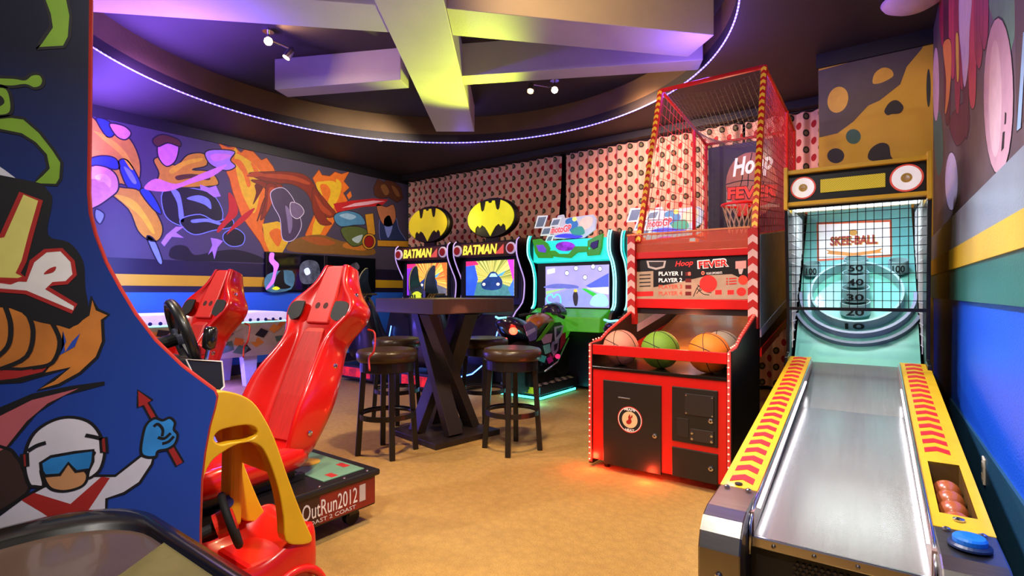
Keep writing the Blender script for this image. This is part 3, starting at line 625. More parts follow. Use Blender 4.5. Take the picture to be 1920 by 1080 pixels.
# front cage
cage = MB(); PFy = 2.44
cage.bar((-.39, PFy, 1.90), (.39, PFy, 1.90), .022, .022).build('cage_frame', BLACK, sk)
cg = MB().bar((-.39, PFy+.0, 1.185), (.39, PFy, 1.185), .022, .022).build('cage_frame', BLACK, sk)
WIRE = mat('#0a0a0b', .4, .3); wv = None
for k in range(1, 17):
    x = -.39+.78*k/17
    if wv is None: wv = MB().bar((0, PFy, 1.19), (0, PFy, 1.9), .0045, .0045).build('wire', WIRE, cg)
    else:
        o = bpy.data.objects.new('wire', wv.data); COL.objects.link(o); o.parent = cg; o.location = (x, 0, 0); continue
    wv.location = (x, 0, 0)
wh = None
for k in range(1, 12):
    z = 1.185+.715*k/12
    if wh is None: wh = MB().bar((-.39, PFy, 0), (.39, PFy, 0), .0045, .0045).build('wire', WIRE, cg); wh.location = (0, 0, z)
    else: o = bpy.data.objects.new('wire', wh.data); COL.objects.link(o); o.parent = cg; o.location = (0, 0, z)
for sgn in (-1, 1):                              # side nets between cage and board
    b = MB(); x = sgn*.372
    for k in range(14): b.bar((x, 2.5+k*.05, .9+k*.055), (x, 2.5+k*.05, 1.9), .004, .004)
    for k in range(14): b.bar((x, 2.46, .95+k*.07), (x, min(3.2, 2.62+k*.06), .95+k*.07), .004, .004)
    o = b.build('side_net', mat('#c9ccd0', .6), sk); o['kind'] = 'stuff'
# marquee
mqb = MB(); mqb.box((-.385, 2.40, 1.93), (.385, 2.75, 2.13)); mq = mqb.build('marquee', BLACK, sk, bevel=.004)
for z0, z1 in ((1.905, 1.932), (2.128, 2.155)): b = MB(); b.box((-.41, 2.36, z0), (.41, 2.76, z1)); b.build('marquee_rail', YEL, mq, bevel=.003)
for s_ in (-1, 1): b = MB(); b.box((s_*.398-.012, 2.34, 1.88), (s_*.398+.012, 2.78, 2.175)); b.build('marquee_cheek', YEL, mq, bevel=.003)
def dispm():
    m = bpy.data.materials.new('dot_display'); m.use_nodes = True; nt = m.node_tree; bs = nt.nodes['Principled BSDF']
    tc = nt.nodes.new('ShaderNodeTexCoord'); br = nt.nodes.new('ShaderNodeTexChecker'); br.inputs['Scale'].default_value = 160; nt.links.new(tc.outputs['Object'], br.inputs['Vector'])
    c = mixc(nt, br.outputs['Fac'], lin('#8f7a12'), lin('#c9b022')); nt.links.new(c, bs.inputs['Base Color']); nt.links.new(c, bs.inputs['Emission Color']); bs.inputs['Emission Strength'].default_value = .35
    return m
b = MB(); b.box((-.19, 2.392, 1.985), (.175, 2.402, 2.075)); b.build('score_display', dispm(), mq)
for x, r in ((-.295, .078), (.285, .088)):
    b = MB(); b.lathe([(r, 0), (r, .006)], (x, 2.400, 2.03), (0, -1, 0), 32); d = b.build('medallion', mat('#c8483a', .5, emit=.3), mq)
    b = MB(); b.lathe([(r*.88, 0), (r*.88, .008)], (x, 2.400, 2.03), (0, -1, 0), 32); b.build('medallion_face', mat('#f3efec', .5, emit=.22), d)
    b = MB(); b.lathe([(r*.34, 0), (r*.34, .003), (r*.2, .003), (r*.2, 0)], (x, 2.392, 2.03), (0, -1, 0), 24); b.build('ball_emblem', mat('#b8902c', .5), d)
b = MB(); b.box((-.36, 2.46, 1.885), (.36, 2.56, 1.905)); b.build('marquee_lamp', mat('#dff6ff', .4, emit=3.5), mq)
lamp('alley_lamp', 'AREA', ws(0, 2.62, 1.87), 5, (.86, 1, .98), ws(0, 2.95, 1.1), .6, sy=.12)

# ------------------------------------------------------------------ basketball machine
bk = thing('basketball_machine', 'red lit basketball shooting machine with tall netted cage and scoreboard', 'arcade game', (-1.365, 3.5, 0))
XA, XB, YF_ = -1.87, -.86, 3.5
REDM = mat('#c80d0a', .38, coat=.25, var=.05); LEDR = mat('#ff6a55', .4, emit=6.0); BLKP = mat('#14100f', .4, var=.1); DOORM = mat('#1b1512', .42, var=.12)
PF5 = PY(YF_)
def wbox(lo, hi, name, m, parent, bevel=.004): b = MB(); b.box(lo, hi); return b.build(name, m, parent, world=True, bevel=bevel)
wbox((XA+.03, YF_+.02, .07), (XB-.03, 4.25, .74), 'cabinet_body', REDM, bk)
# side panels with sloping tops
for sgn, x in ((-1, XA), (1, XB-.03)):
    b = MB(); b.prism([(x, YF_, .035), (x, 4.32, .035), (x, 4.32, 1.14), (x, 4.2, 1.12), (x, 3.78, .985), (x, 3.66, .93), (x, YF_, .925)], (.03, 0, 0)); sp = b.build('side_panel', BLKP, bk, world=True)
    b = MB(); xx = x+.015; b.tube([(xx, YF_-.006, .05), (xx, YF_-.006, .92), (xx, 3.66, .94), (xx, 3.78, .995), (xx, 4.2, 1.13)], .011, 8); b.build('edge_trim', mat('#c8342a', .4, emit=.5), sp, world=True, smooth=True)
    pts = [(YF_-.018, .07+k*.042) for k in range(21)] + [(3.54+k*.045, .945+k*.004) for k in range(3)] + [(3.68+k*.035, .957+k*.016) for k in range(3)] + [(3.80+k*.042, 1.008+k*.0135) for k in range(10)]
    led = None
    for (y, z) in pts:
        if led is None: led = MB().sphere((0, 0, 0), .0062, 8).build('led_bulb', mat('#ff6a58', .4, emit=4.0), sp); o = led
        else: o = bpy.data.objects.new('led_bulb', led.data); COL.objects.link(o); o.parent = sp
        o.location = inv(bk) @ Vector((xx, y, z))
# front doors
def door(name, q, n=None):
    P = [PF5(*p) for p in q]; x0, x1 = P[0].x, P[1].x; z1 = (P[0].z+P[1].z)/2; z0 = (P[2].z+P[3].z)/2
    return (x0, x1, z0, z1)
x0, x1, z0, z1 = door('', [(1131, 711), (1240, 724), (1240, 890), (1131, 869)]); D1 = (x0, x1, z0, z1)
fr = wbox((XA+.03, YF_+.005, .07), (XB-.03, YF_+.03, .735), 'front_panel', REDM, bk)
d1 = wbox((x0, YF_-.004, z0), (x1, YF_+.012, z1), 'coin_door', DOORM, bk)
x0, x1, z0, z1 = door('', [(1260, 724), (1346, 733), (1346, 840), (1260, 826)]); d2 = wbox((x0, YF_-.004, z0), (x1, YF_+.012, z1), 'bill_door', DOORM, bk); D2 = (x0, x1, z0, z1)
x0, x1, z0, z1 = door('', [(1260, 838), (1346, 851), (1346, 908), (1260, 893)]); d3 = wbox((x0, YF_-.004, z0), (x1, YF_+.012, z1), 'lower_door', DOORM, bk); D3 = (x0, x1, z0, z1)
def wcyl(name, p, r, h, m, parent, ax=(0, -1, 0), n=20, prof=None):
    b = MB(); b.lathe(prof or [(r, 0), (r, h), (r*.6, h*1.3)], p, ax, n); return b.build(name, m, parent, world=True)
for D, dd, fx, fz in ((D1, d1, .9, .43), (D2, d2, .86, .46), (D3, d3, .86, .5)):
    p = (D[0]+(D[1]-D[0])*fx, YF_-.004, D[2]+(D[3]-D[2])*fz); l = wcyl('lock', p, .016, .008, CHROME, dd); wcyl('keyhole', (p[0], YF_-.0145, p[2]), .006, .001, INK, l)
wbox((D1[0]+.12, YF_-.006, D1[3]-.12), (D1[0]+.21, YF_-.003, D1[3]-.112), 'slot_plate', CHROME, d1, .001)
PD = PY(YF_-.0045)
c = PD(1181, 787); R_ = .094
em = wcyl('emblem', (c.x, YF_-.004, c.z), R_, .002, mat('#b8221c', .5), d1, n=40, prof=[(R_, 0), (R_, .002)])
wcyl('emblem_ring', (c.x, YF_-.0055, c.z), R_*.93, .001, mat('#efe6dc', .5), em, n=40, prof=[(R_*.93, 0), (R_*.93, .001)]); wcyl('emblem_ring', (c.x, YF_-.006, c.z), R_*.88, .001, INK, em, n=40, prof=[(R_*.88, 0), (R_*.88, .001)]); wcyl('emblem_disc', (c.x, YF_-.0066, c.z), R_*.62, .001, mat('#d8b98a', .5), em, n=40, prof=[(R_*.62, 0), (R_*.62, .001)])
PE = PY(YF_-.008)
b = MB(); b.face([Vector((c.x+x*R_, YF_-.0082, c.z+z*R_)) for x, z in spline([(-.28, -.15), (-.1, .02), (-.12, .2), (.02, .42), (.06, .22), (.2, .4), (.22, .2), (.1, .1), (.16, -.12), (.02, -.32), (-.2, -.32)], 4)]); b.build('emblem_flame', mat('#a3160f', .5), em, world=True)
letters3('MIAMI', Vector((c.x-R_*.42, YF_-.0078, c.z+R_*.66)), Vector((R_*.84, 0, 0)), (0, -1, 0), R_*.18, WHITEP, em, bold=.02); letters3('HEAT', Vector((c.x-R_*.36, YF_-.0078, c.z-R_*.86)), Vector((R_*.72, 0, 0)), (0, -1, 0), R_*.18, WHITEP, em, bold=.02)
# bill acceptor plates
x0, x1, z0, z1 = D2; W_, H_ = x1-x0, z1-z0
pl = wbox((x0+W_*.30, YF_-.010, z0+H_*.52), (x0+W_*.92, YF_-.003, z0+H_*.90), 'acceptor_plate', mat('#241a16', .5), d2, .002)
for fx in (.33, .89):
    for fz in (.55, .87): wcyl('screw', (x0+W_*fx, YF_-.010, z0+H_*fz), .006, .002, CHROME, pl, n=10)
p2 = wbox((x0+W_*.42, YF_-.012, z0+H_*.06), (x0+W_*.92, YF_-.003, z0+H_*.28), 'coin_return', mat('#2b201a', .5), d2, .002)
for fx in (.46, .88):
    for fz in (.10, .2): wcyl('screw', (x0+W_*fx, YF_-.012, z0+H_*fz), .009, .003, CHROME, p2, n=12)
wbox((x0+W_*.12, YF_-.007, z0+H_*.1), (x0+W_*.38, YF_-.003, z0+H_*.44), 'coin_slot_panel', mat('#1f1815', .5), d2, .002)
# shelf, rail, tray
wbox((XA+.03, YF_-.004, .735), (XB-.03, YF_+.03, .756), 'shelf_edge', mat('#1a1614', .2, .3), bk, .003)
wbox((XA+.03, YF_+.03, .735), (XB-.03, 4.3, .752), 'ball_tray', mat('#120f0f', .18), bk, .002)
b = MB(); b.box((XA+.03, YF_+.0, .842), (XB-.03, YF_+.02, .915)); b.build('front_rail', REDM, bk, world=True, bevel=.003)
# ramp playfield
b = MB(); b.prism([(XA+.04, 4.24, .77), (XA+.04, 6.1, 1.30), (XA+.04, 6.1, 1.27), (XA+.04, 4.24, .75)], (XB-XA-.08, 0, 0)); b.build('ramp', mat('#c07a24', .3, var=.12, coat=.3), bk, world=True)
# balls
BALLS = [((1164, 642), 3.70, .132, '#d88a76', 'dusty pink basketball at the left end of the red machine tray'), ((1238, 648), 3.70, .135, '#6f9a24', 'green basketball in the red machine tray'),
         ((1329, 651), 3.67, .137, '#f07f14', 'orange basketball at the front of the red machine tray'), ((1353, 632), 4.0, .135, '#9a8a80', 'grey basketball behind the orange one in the tray')]
for (u, v), y, r, c, lab in BALLS:
    p = PY(y)(u, v); z = .752+r
    o = thing('basketball', lab, 'basketball', (p.x, y, z), 0, 'basketballs in the red machine')
    b = MB(); b.sphere((0, 0, 0), r, 32); s_ = b.build('ball_skin', mat(c, .55, var=.06, bump=.25, bscale=160), o, smooth=True)
    for ax in ((1, 0, 0), (0, 1, 0), (.3, .3, 1)):
        b = MB(); X, Y_, A_ = frame_of(Vector(ax)+Vector((.2, .1, .25))); b.tube([(X*cos(2*pi*k/40)+Y_*sin(2*pi*k/40))*(r*1.0) for k in range(40)], .0028, 5, closed=True); b.build('seam', mat('#2a1c16', .7), s_)
# scoreboard
YS = 4.25; PS = PY(YS)
sc = wbox((XA+.05, YS+.005, 1.12), (XB-.05, YS+.06, 1.70), 'scoreboard', BLKP, bk)
zt, zb = PS(1195, 488).z, PS(1195, 566).z
def sbar(z0, z1, nm='cross_bar'): return wbox((XA+.04, YS-.02, z0), (XB-.04, YS+.03, z1), nm, REDM, bk, .004)
sbar(PS(1195, 486).z, PS(1195, 474).z); sbar(PS(1195, 577).z, PS(1195, 560).z)
wbox((XA+.05, YS-.012, PS(1195, 474).z), (XB-.05, YS-.006, PS(1195, 441).z), 'clear_guard', mat('#e86a50', .1, alpha=.42, trans=0.0), bk, .001)
b = MB(); b.bar((XA+.05, YS-.009, PS(1195, 440).z), (XB-.05, YS-.009, PS(1195, 440).z), .012, .012); b.build('guard_edge', mat('#d88a5a', .3), bk, world=True)
def so(n, pts, m, l=1, sm=False): return art('print_'+n, pts, m, sc, PS, l, sm, None, step=.001)
CREAM = mat('#b39a80', .5, emit=.08); SPR = mat('#c01a16', .5, emit=.35)
so('court', [(1190,561),(1190,545),(1270,530),(1330,516),(1372,514),(1403,528),(1403,561)], CREAM, 1)
so('backdrop', [(1190,489),(1403,489),(1403,526),(1370,513),(1330,516),(1230,538),(1190,544)], mat('#120d0d', .4), 1)
so('rules_card', [(1194,510),(1225,508),(1225,543),(1194,546)], CREAM, 2); so('rules_strip', [(1191,547),(1225,546),(1225,555),(1191,556)], SPR, 2)
for k in range(4): so('rules_line', [(1199,515+k*7),(1220,514+k*7),(1220,516+k*7),(1199,517+k*7)], INK, 3)
TXT = mat('#e9ddd2', .5, emit=.5)
for k in range(4):
    v = 517+k*12.3; letters('PLAYER %d' % (k+1), (1235, v), (1279, v-.5), 7.5, TXT if k < 2 else mat('#c8533f', .5, emit=.3), sc, PS, 3, bold=.02, step=.001)
    so('score_digits', [(1285,v-7),(1296,v-7),(1296,v),(1285,v)], mat('#5a0c0a', .5, emit=.6), 3)
letters('8', (1290, 516.5), (1295, 516.4), 6.5, mat('#ff5a44', .5, emit=1.5), sc, PS, 4, bold=.02, step=.001); letters('0', (1315, 515.5), (1321, 515.4), 7, mat('#ff5a44', .5, emit=1.5), sc, PS, 4, bold=.02, step=.001)
letters('Hoop', (1266, 503), (1300, 500), 13, mat('#e02a26', .5, emit=.6), sc, PS, 3, shear=.3, bold=.02, step=.001); letters('FEVER', (1310, 503), (1365, 499), 13, mat('#d81c18', .5, emit=.6), sc, PS, 4, bold=.035, step=.001); letters('FEVER', (1308, 504.5), (1367, 500), 16, TXT, sc, PS, 3, bold=.06, step=.001)
letters('YOUR OPPONENTS', (1324, 515), (1354, 513), 4, TXT, sc, PS, 3, step=.001)
so('shield', [(1212,489),(1249,489),(1246,502),(1230,506),(1215,502)], mat('#b8aaa4', .5, emit=.2), 2); so('shield', [(1216,491),(1245,491),(1243,499),(1230,502),(1218,499)], mat('#2b2526', .5), 3)
so('ball', ell(1328, 532, 16.5, 16), mat('#d8201a', .5, emit=.5), 3); so('ball', ell(1393, 525, 9, 9), mat('#e0301a', .5, emit=.5), 3); so('ball', ell(1390, 547, 9, 8), mat('#d8201a', .5, emit=.5), 3)
for u in (1341, 1364): so('timer_digits', [(u,544),(u+12,543.5),(u+12,552),(u,552.5)], mat('#d01a16', .5, emit=.9), 3)
so('hoop', [(1379,490),(1399,488.5),(1399,503),(1379,504)], mat('#d88a80', .5, emit=.3), 3); so('hoop', [(1384,504),(1394,503.5),(1391,514),(1386,514)], mat('#d8c8c0', .5), 3)
for k in range(3): line('print_net', [(1300+k*6,556-k*5),(1306+k*7,542-k*2),(1310,536)], .006, INK, sc, PS, 3)
line('print_net', [(1306,540),(1318,551),(1330,553)], .006, INK, sc, PS, 3); line('print_net', [(1308,534),(1322,546),(1334,549)], .006, INK, sc, PS, 3)
for k in range(3): so('bullet', ell(1363, 522.5+k*5, 1.6, 1.6, 10), SPR, 4); so('rules_line', [(1367,521.5+k*5),(1381,520.5+k*5),(1381,522.5+k*5),(1367,523.5+k*5)], SPR, 4)
# posts with chevrons
CW = mat('#e0b4ac', .5); CRD = mat('#b8100e', .5)
zlo, zhi = 1.08, PS(1413, 433).z+.02
for x in (XA+.025, XB-.025):
    po = wbox((x-.035, YS-.045, zlo-.05), (x+.035, YS+.02, zhi+.0), 'post', mat('#a01210', .4), bk, .003); n = 13; hh = (zhi-zlo)/n
    c1 = None
    for k in range(n):
        mm = CRD if k % 2 == 0 else CW; z = zlo+k*hh-.02; b = MB(); b.prism([(x-.034, YS-.046, z), (x, YS-.046, z+hh*.5), (x+.034, YS-.046, z), (x+.034, YS-.046, z+hh*.98), (x, YS-.046, z+hh*1.48), (x-.034, YS-.046, z+hh*.98)], (0, -.0015, 0)); b.build('chevron', mm, po, world=True)
# cage
CXA, CXB = -1.79, -.90; YT, ZT = 4.7, 3.145; YR, ZRr = 5.72, 3.06; YBk = 6.15; ZFl = 1.74
CR_ = mat('#d01612', .35, coat=.3); ZFr = 1.95
A0, A1 = Vector((CXA-.0, YS-.01, ZFl-.02)), Vector((CXA+.02, YT, ZT)); B0_, B1 = Vector((CXB+.02, YS-.01, ZFl-.02)), Vector((CXB, YT, ZT))
C0, C1 = Vector((CXA, YR, 1.9)), Vector((CXA, YR, ZRr)); D0, D1_ = Vector((CXB, YR, 1.9)), Vector((CXB, YR, ZRr))
E0, E1 = Vector((CXA, YBk, 1.9)), Vector((CXA, YBk, 2.98)); F0, F1 = Vector((CXB, YBk, 1.9)), Vector((CXB, YBk, 2.98))
cgf = None
def rod(nm, a, b_, r, m, p, n=8): q = MB(); q.cyl(a, b_, r, n); return q.build(nm, m, p, world=True, smooth=False)
cgp = rod('cage_top_bar', A1, B1, .02, CR_, bk)
for nm, a, b_ in (('cage_post', C0, C1), ('cage_post', D0, D1_), ('cage_post', E0, E1), ('cage_post', F0, F1), ('cage_rail', A1, C1), ('cage_rail', B1, D1_), ('cage_rail', C1, E1), ('cage_rail', D1_, F1), ('cage_rail', E1, F1), ('cage_rail', A0, C0), ('cage_rail', B0_, D0), ('cage_rail', C0, E0), ('cage_rail', D0, F0)):
    rod(nm, a, b_, .016 if nm == 'cage_rail' else .02, CR_, bk)
for a, b_ in ((A0, A1), (B0_, B1)):
    q = MB(); q.bar(a, b_, .042, .042, up=(0, 1, 0)); po = q.build('cage_front_post', mat('#c01612', .4, emit=.1), bk, world=True)
    n = 24; d = (b_-a)/n; nn = Vector((0, -1, .36)).normalized()
    for k in range(n):
        c = a+d*k+nn*.0225; X = Vector((.0205, 0, 0)); q = MB(); q.prism([c-X, c+d*.3, c+X, c+X+d*.5, c+d*.8, c-X+d*.5], nn*.002); q.build('chevron', mat('#e8b02a', .45, emit=.15), po, world=True)
# side nets, top net
NETR = mat('#c8201c', .5); NETB = mat('#2a2321', .7)
def net(a, b_, c, d, nu, nv, r, m, name, sag=0.0):
    """net between the edges a-b and d-c"""
    q = MB()
    def pt(s_, t): p = (a.lerp(b_, s_)).lerp(d.lerp(c, s_), t); return p-Vector((0, 0, sag*4*t*(1-t)*(.35+.65*(1-abs(2*s_-1)))))
    for i in range(nu+1): q.tube([pt(i/nu, t/8) for t in range(9)], r, 3) if sag else q.tube([pt(i/nu, 0), pt(i/nu, 1)], r, 3)
    for j in range(1, nv): q.tube([pt(s_/8, j/nv) for s_ in range(9)], r, 3) if sag else q.tube([pt(0, j/nv), pt(1, j/nv)], r, 3)
    o = q.build(name, m, bk, world=True); o['kind'] = 'stuff'; return o
net(A0, C0, C1, A1, 11, 14, .0028, NETR, 'side_net'); net(B0_, D0, D1_, B1, 22, 20, .0032, NETR, 'side_net'); net(D0, F0, F1, D1_, 8, 20, .0035, NETR, 'side_net'); net(C0, E0, E1, C1, 5, 14, .003, mat('#5a3a30', .6), 'side_net')
net(A1, E1, F1, B1, 26, 22, .0017, mat('#5f5342', .8), 'top_net', .28)
# backboard with print, hoop
bbd = wbox((CXA+.03, YBk-.03, 1.80), (CXB-.03, YBk, 2.93), 'backboard', mat('#2e2622', .5, var=.1), bk, .004); PB = PY(YBk-.031)
def bo(n, pts, m, l=1, sm=False, out=None): return art('print_'+n, pts, m, bbd, PB, l, sm, out, .008, step=.0012)
bo('ball', ell(1410, 346, 49, 61), mat('#b0704e', .5), 1)
for pts in ([(1361,346),(1400,338),(1458,345)], [(1410,286),(1404,320),(1402,350)], [(1380,298),(1392,325),(1388,350)], [(1442,300),(1430,325),(1432,350)]): line('print_seam', pts, .01, INK, bbd, PB, 2, step=.0012)
bo('band', [(1362,350),(1400,356),(1458,346),(1452,372),(1435,384),(1408,390),(1380,384),(1366,368)], mat('#d41c14', .45), 3)
bo('frame', [(1362,360),(1372,362),(1372,382),(1462,382),(1462,388),(1362,388)], CREAM, 2)
letters('Hoop', (1375, 342), (1452, 326), 44, mat('#f2e6d0', .5, emit=.3), bbd, PB, 5, shear=.35, bold=.03, step=.0012)
letters('FEVER', (1364, 374), (1456, 368), 22, mat('#f02a1c', .5, emit=.3), bbd, PB, 6, bold=.04, step=.0012)
letters('FEVER', (1363, 376), (1457, 370), 25, INK, bbd, PB, 5, bold=.08, step=.0012)
hc = PY(5.88)(1386, 384); q = MB(); q.tube([hc+Vector((.17*cos(2*pi*k/32), .17*sin(2*pi*k/32), 0)) for k in range(32)], .013, 8, closed=True); hp = q.build('hoop_ring', mat('#e01a12', .35, emit=.15), bk, world=True, smooth=True)
q = MB(); q.box((hc.x-.06, 6.03, hc.z-.10), (hc.x+.06, 6.13, hc.z+.03)); q.build('hoop_bracket', mat('#e01a12', .35), hp, world=True, bevel=.006)
q = MB()
for k in range(14):
    for s_ in (1, -1):
        q.tube([hc+Vector((r_*cos(2*pi*(k+s_*f*1.5)/14), r_*sin(2*pi*(k+s_*f*1.5)/14), z_)) for f, r_, z_ in ((0, .17, 0), (.33, .14, -.1), (.66, .115, -.2), (1, .10, -.29))], .004, 4)
o = q.build('hoop_net', mat('#d8b890', .7), hp, world=True); o['kind'] = 'stuff'
# rear side skirts and floor rail
PXr = PX(XB-.02)
for x in (XA+.0, XB-.02):
    Q = [PXr(*p) for p in ((1421, 440), (1480, 432), (1478, 556), (1421, 618))]
    q = MB(); q.prism([Vector((x, p.y, p.z)) for p in Q], (.02, 0, 0)); q.build('side_skirt', mat('#8fb8b8', .25, 0.0, var=.25, scale=3), bk, world=True)
    Q = [PXr(*p) for p in ((1421, 616), (1478, 552), (1478, 566), (1421, 632))]
    q = MB(); q.prism([Vector((x-.004, p.y, p.z)) for p in Q], (.028, 0, 0)); q.build('skirt_stripe', mat('#c9d4e6', .3), bk, world=True)
    Q = [PXr(*p) for p in ((1421, 632), (1478, 566), (1478, 588), (1421, 655))]
    q = MB(); q.prism([Vector((x, p.y, p.z)) for p in Q], (.02, 0, 0)); q.build('skirt_base', BLKP, bk, world=True)
    Q = [PXr(*p) for p in ((1421, 652), (1478, 588), (1478, 600), (1421, 668))]
    q = MB(); q.prism([Vector((x-.006, p.y, p.z)) for p in Q], (.032, 0, 0)); q.build('skirt_rail', CR_, bk, world=True)
    q = MB(); q.box((x, 5.95, 0), (x+.05, 6.05, 1.45)); q.build('rear_leg', mat('#7c1210', .4), bk, world=True)
for x in (XA+.1, XB-.1):
    for y in (3.6, 4.2): q = MB(); q.cyl((x, y, 0), (x, y, .07), .02); q.build('levelling_foot', BLACK, bk, world=True)
lamp('machine_glow', 'POINT', (-1.365, 4.15, 1.05), 5, (1, .25, .12), size=.1)
lamp('machine_underglow', 'POINT', (-1.84, 3.47, .08), 3.2, (1, .06, .02), size=.03); lamp('machine_underglow', 'POINT', (-1.4, 3.44, .05), 2, (1, .06, .02), size=.03)
lamp('cage_fill', 'POINT', (-1.35, 5.1, 2.6), 12, (1, .72, .45), size=.06)  # unseen lamp added inside the cage to brighten the backboard

# ------------------------------------------------------------------ bar table and stools
ESP = mat('#3a2a22', .4, var=.18, scale=4, stretch=(1, 12, 1), coat=.15); ESD = mat('#2a201c', .42, var=.15)
tb = thing('bar_table', 'square dark espresso bar table with crossed pedestal legs', 'table', (-3.37, 3.53, 0), radians(-9.6))
b = MB(); b.box((-.45, -.45, 1.12), (.45, .45, 1.245)); b.build('table_top', ESP, tb, bevel=.006)
b = MB(); b.box((-.36, -.36, 0), (.36, .36, .05)); b.build('base_plate', ESD, tb, bevel=.006)
for k, (ax, off) in enumerate((((1, 0), -.05), ((1, 0), .05), ((0, 1), -.05), ((0, 1), .05))):
    sg = 1 if k % 2 else -1; d = Vector((ax[0], ax[1], 0)); n = Vector((-ax[1], ax[0], 0))*(off*1.7)
    b = MB(); b.bar(d*(-.25*sg)+n+Vector((0, 0, .05)), d*(.25*sg)+n+Vector((0, 0, 1.12)), .08, .15, up=n); b.build('leg', ESD, tb, bevel=.004)
LEA = mat('#3b2a1c', .32, var=.12, scale=8, bump=.08, bscale=40); LEG = mat('#15100e', .4)
st = thing('bar_stool', 'round brown leather bar stool nearest the red racing seat', 'stool', (-3.36, 2.85, 0), radians(-31), 'bar stools around the dark table')
b = MB(); b.lathe([(.02, .745), (.225, .745), (.24, .76), (.245, .79), (.243, .815), (.23, .835), (.2, .842), (.05, .838), (.01, .837)], n=40); b.build('seat', LEA, st, smooth=True)
b = MB(); b.lathe([(.205, .665), (.215, .67), (.215, .745), (.02, .745), (.02, .665)], n=36); b.build('seat_ring', LEG, st)
for k in range(4):
    t = k*pi/2; d = Vector((cos(t), sin(t), 0)); b = MB(); b.bar(d*.185+Vector((0, 0, .70)), d*.232, .042, .042, up=d); b.build('leg', LEG, st, bevel=.004)
b = MB(); b.tube([(.205*cos(2*pi*k/40), .205*sin(2*pi*k/40), .315) for k in range(40)], .013, 8, closed=True); o = b.build('foot_ring', LEG, st, smooth=True)
b = MB(); b.lathe([(.215, .295), (.225, .295), (.225, .335), (.215, .335)], n=40, caps=False); b.build('ring_band', LEG, o)
dup(st, (-2.60, 3.53, 0), radians(-62), 'round brown leather bar stool in front, nearest the basketball machine')
dup(st, (-4.12, 3.62, 0), radians(-40), 'bar stool half hidden behind the stool by the red seat')
dup(st, (-3.41, 4.15, 0), radians(-50), 'bar stool on the far side of the table, before the motorbikes')

# ------------------------------------------------------------------ sit-down racing units with red seats
SEAT = mat('#d4130e', .28, coat=.6, var=.04); PAD = mat('#b81a12', .5, var=.2, scale=10, stretch=(8, 1, 1)); PLB = mat('#161214', .4, var=.1)
rc = thing('racing_unit', 'sit-down racing unit with red bucket seat and lettered black base, nearer one', 'arcade game', (-2.75, 1.95, 0), 0, 'sit-down racing units')
b = MB(); b.box((-.35, -1.15, .10), (.35, 0, .265)); b.build('base', PLB, rc, bevel=.008)
b = MB(); b.box((-.37, -1.17, .265), (.37, .02, .30)); top_ = b.build('base_deck', PLB, rc, bevel=.01)
b = MB(); b.box((.352, -1.12, .112), (.356, -.008, .262)); lp = b.build('side_label', mat('#3a1712', .4, var=.3, scale=4), rc)
LBL = Plane((-2.75+.3575, 0, 0), (1, 0, 0))
b = MB(); b.box((.356, -.36, .114), (.3565, -.01, .26)); b.build('label_red', mat('#7c1c14', .4, var=.3, scale=5), lp)
letters3('OutRun2012', Vector((-2.75+.3585, 1.95-.46, .155)), Vector((0, .33, 0)), (1, 0, 0), .082, mat('#ded6d2', .4), lp, bold=.0, ext=.0006)
letters3('COAST 2 COAST', Vector((-2.75+.3585, 1.95-.45, .124)), Vector((0, .31, 0)), (1, 0, 0), .020, mat('#cfc4c0', .4), lp, ext=.0006)
b = MB(); b.box((.357, -.115, .15), (.3585, -.075, .24)); b.build('label_stamp', mat('#b8aaa6', .4), lp)
letters3('RACERS', Vector((-2.75+.3585, 1.95-.80, .185)), Vector((0, .18, 0)), (1, 0, 0), .022, mat('#b0302a', .4), lp, shear=.3, ext=.0006)
# deck plates
b = MB(); b.box((-.30, -.30, .30), (.30, -.04, .304)); pl = b.build('deck_plate', mat('#6f9a80', .4, var=.15, scale=6), rc)
b = MB(); b.lathe([(.07, 0), (.07, .002)], (-.05, -.17, .304), n=28); b.build('deck_logo', mat('#d8b030', .4), pl)
b = MB(); b.box((.12, -.10, .304), (.20, -.06, .3055)); b.build('deck_strip', mat('#c0302a', .4), pl); b = MB(); b.box((.22, -.24, .304), (.285, -.20, .3055)); b.build('deck_strip', mat('#b8322a', .4), pl)
for x in (-.34, .34):
    for y in (-.05, -.2, -.35): b = MB(); b.lathe([(.009, 0), (.006, .005)], (x, y, .30), n=10); b.build('screw', CHROME, top_)
for x in (-.16, .16): b = MB(); b.box((x-.02, -1.05, .30), (x+.02, -.33, .335)); b.build('seat_track', mat('#4a4644', .35, .8), rc, bevel=.004)
b = MB(); b.box((-.2, -.95, .335), (.2, -.42, .37)); b.build('seat_mount', BLACK, rc, bevel=.006)
for x in (-.26, .26):
    for y in (-.1, -1.0): b = MB(); b.cyl((x-.018, y, .045), (x+.018, y, .045), .045, 16); c = b.build('caster', RUBBER, rc); b = MB(); b.box((x-.03, y-.03, .06), (x+.03, y+.03, .10)); b.build('caster_fork', DARKSTEEL, c)
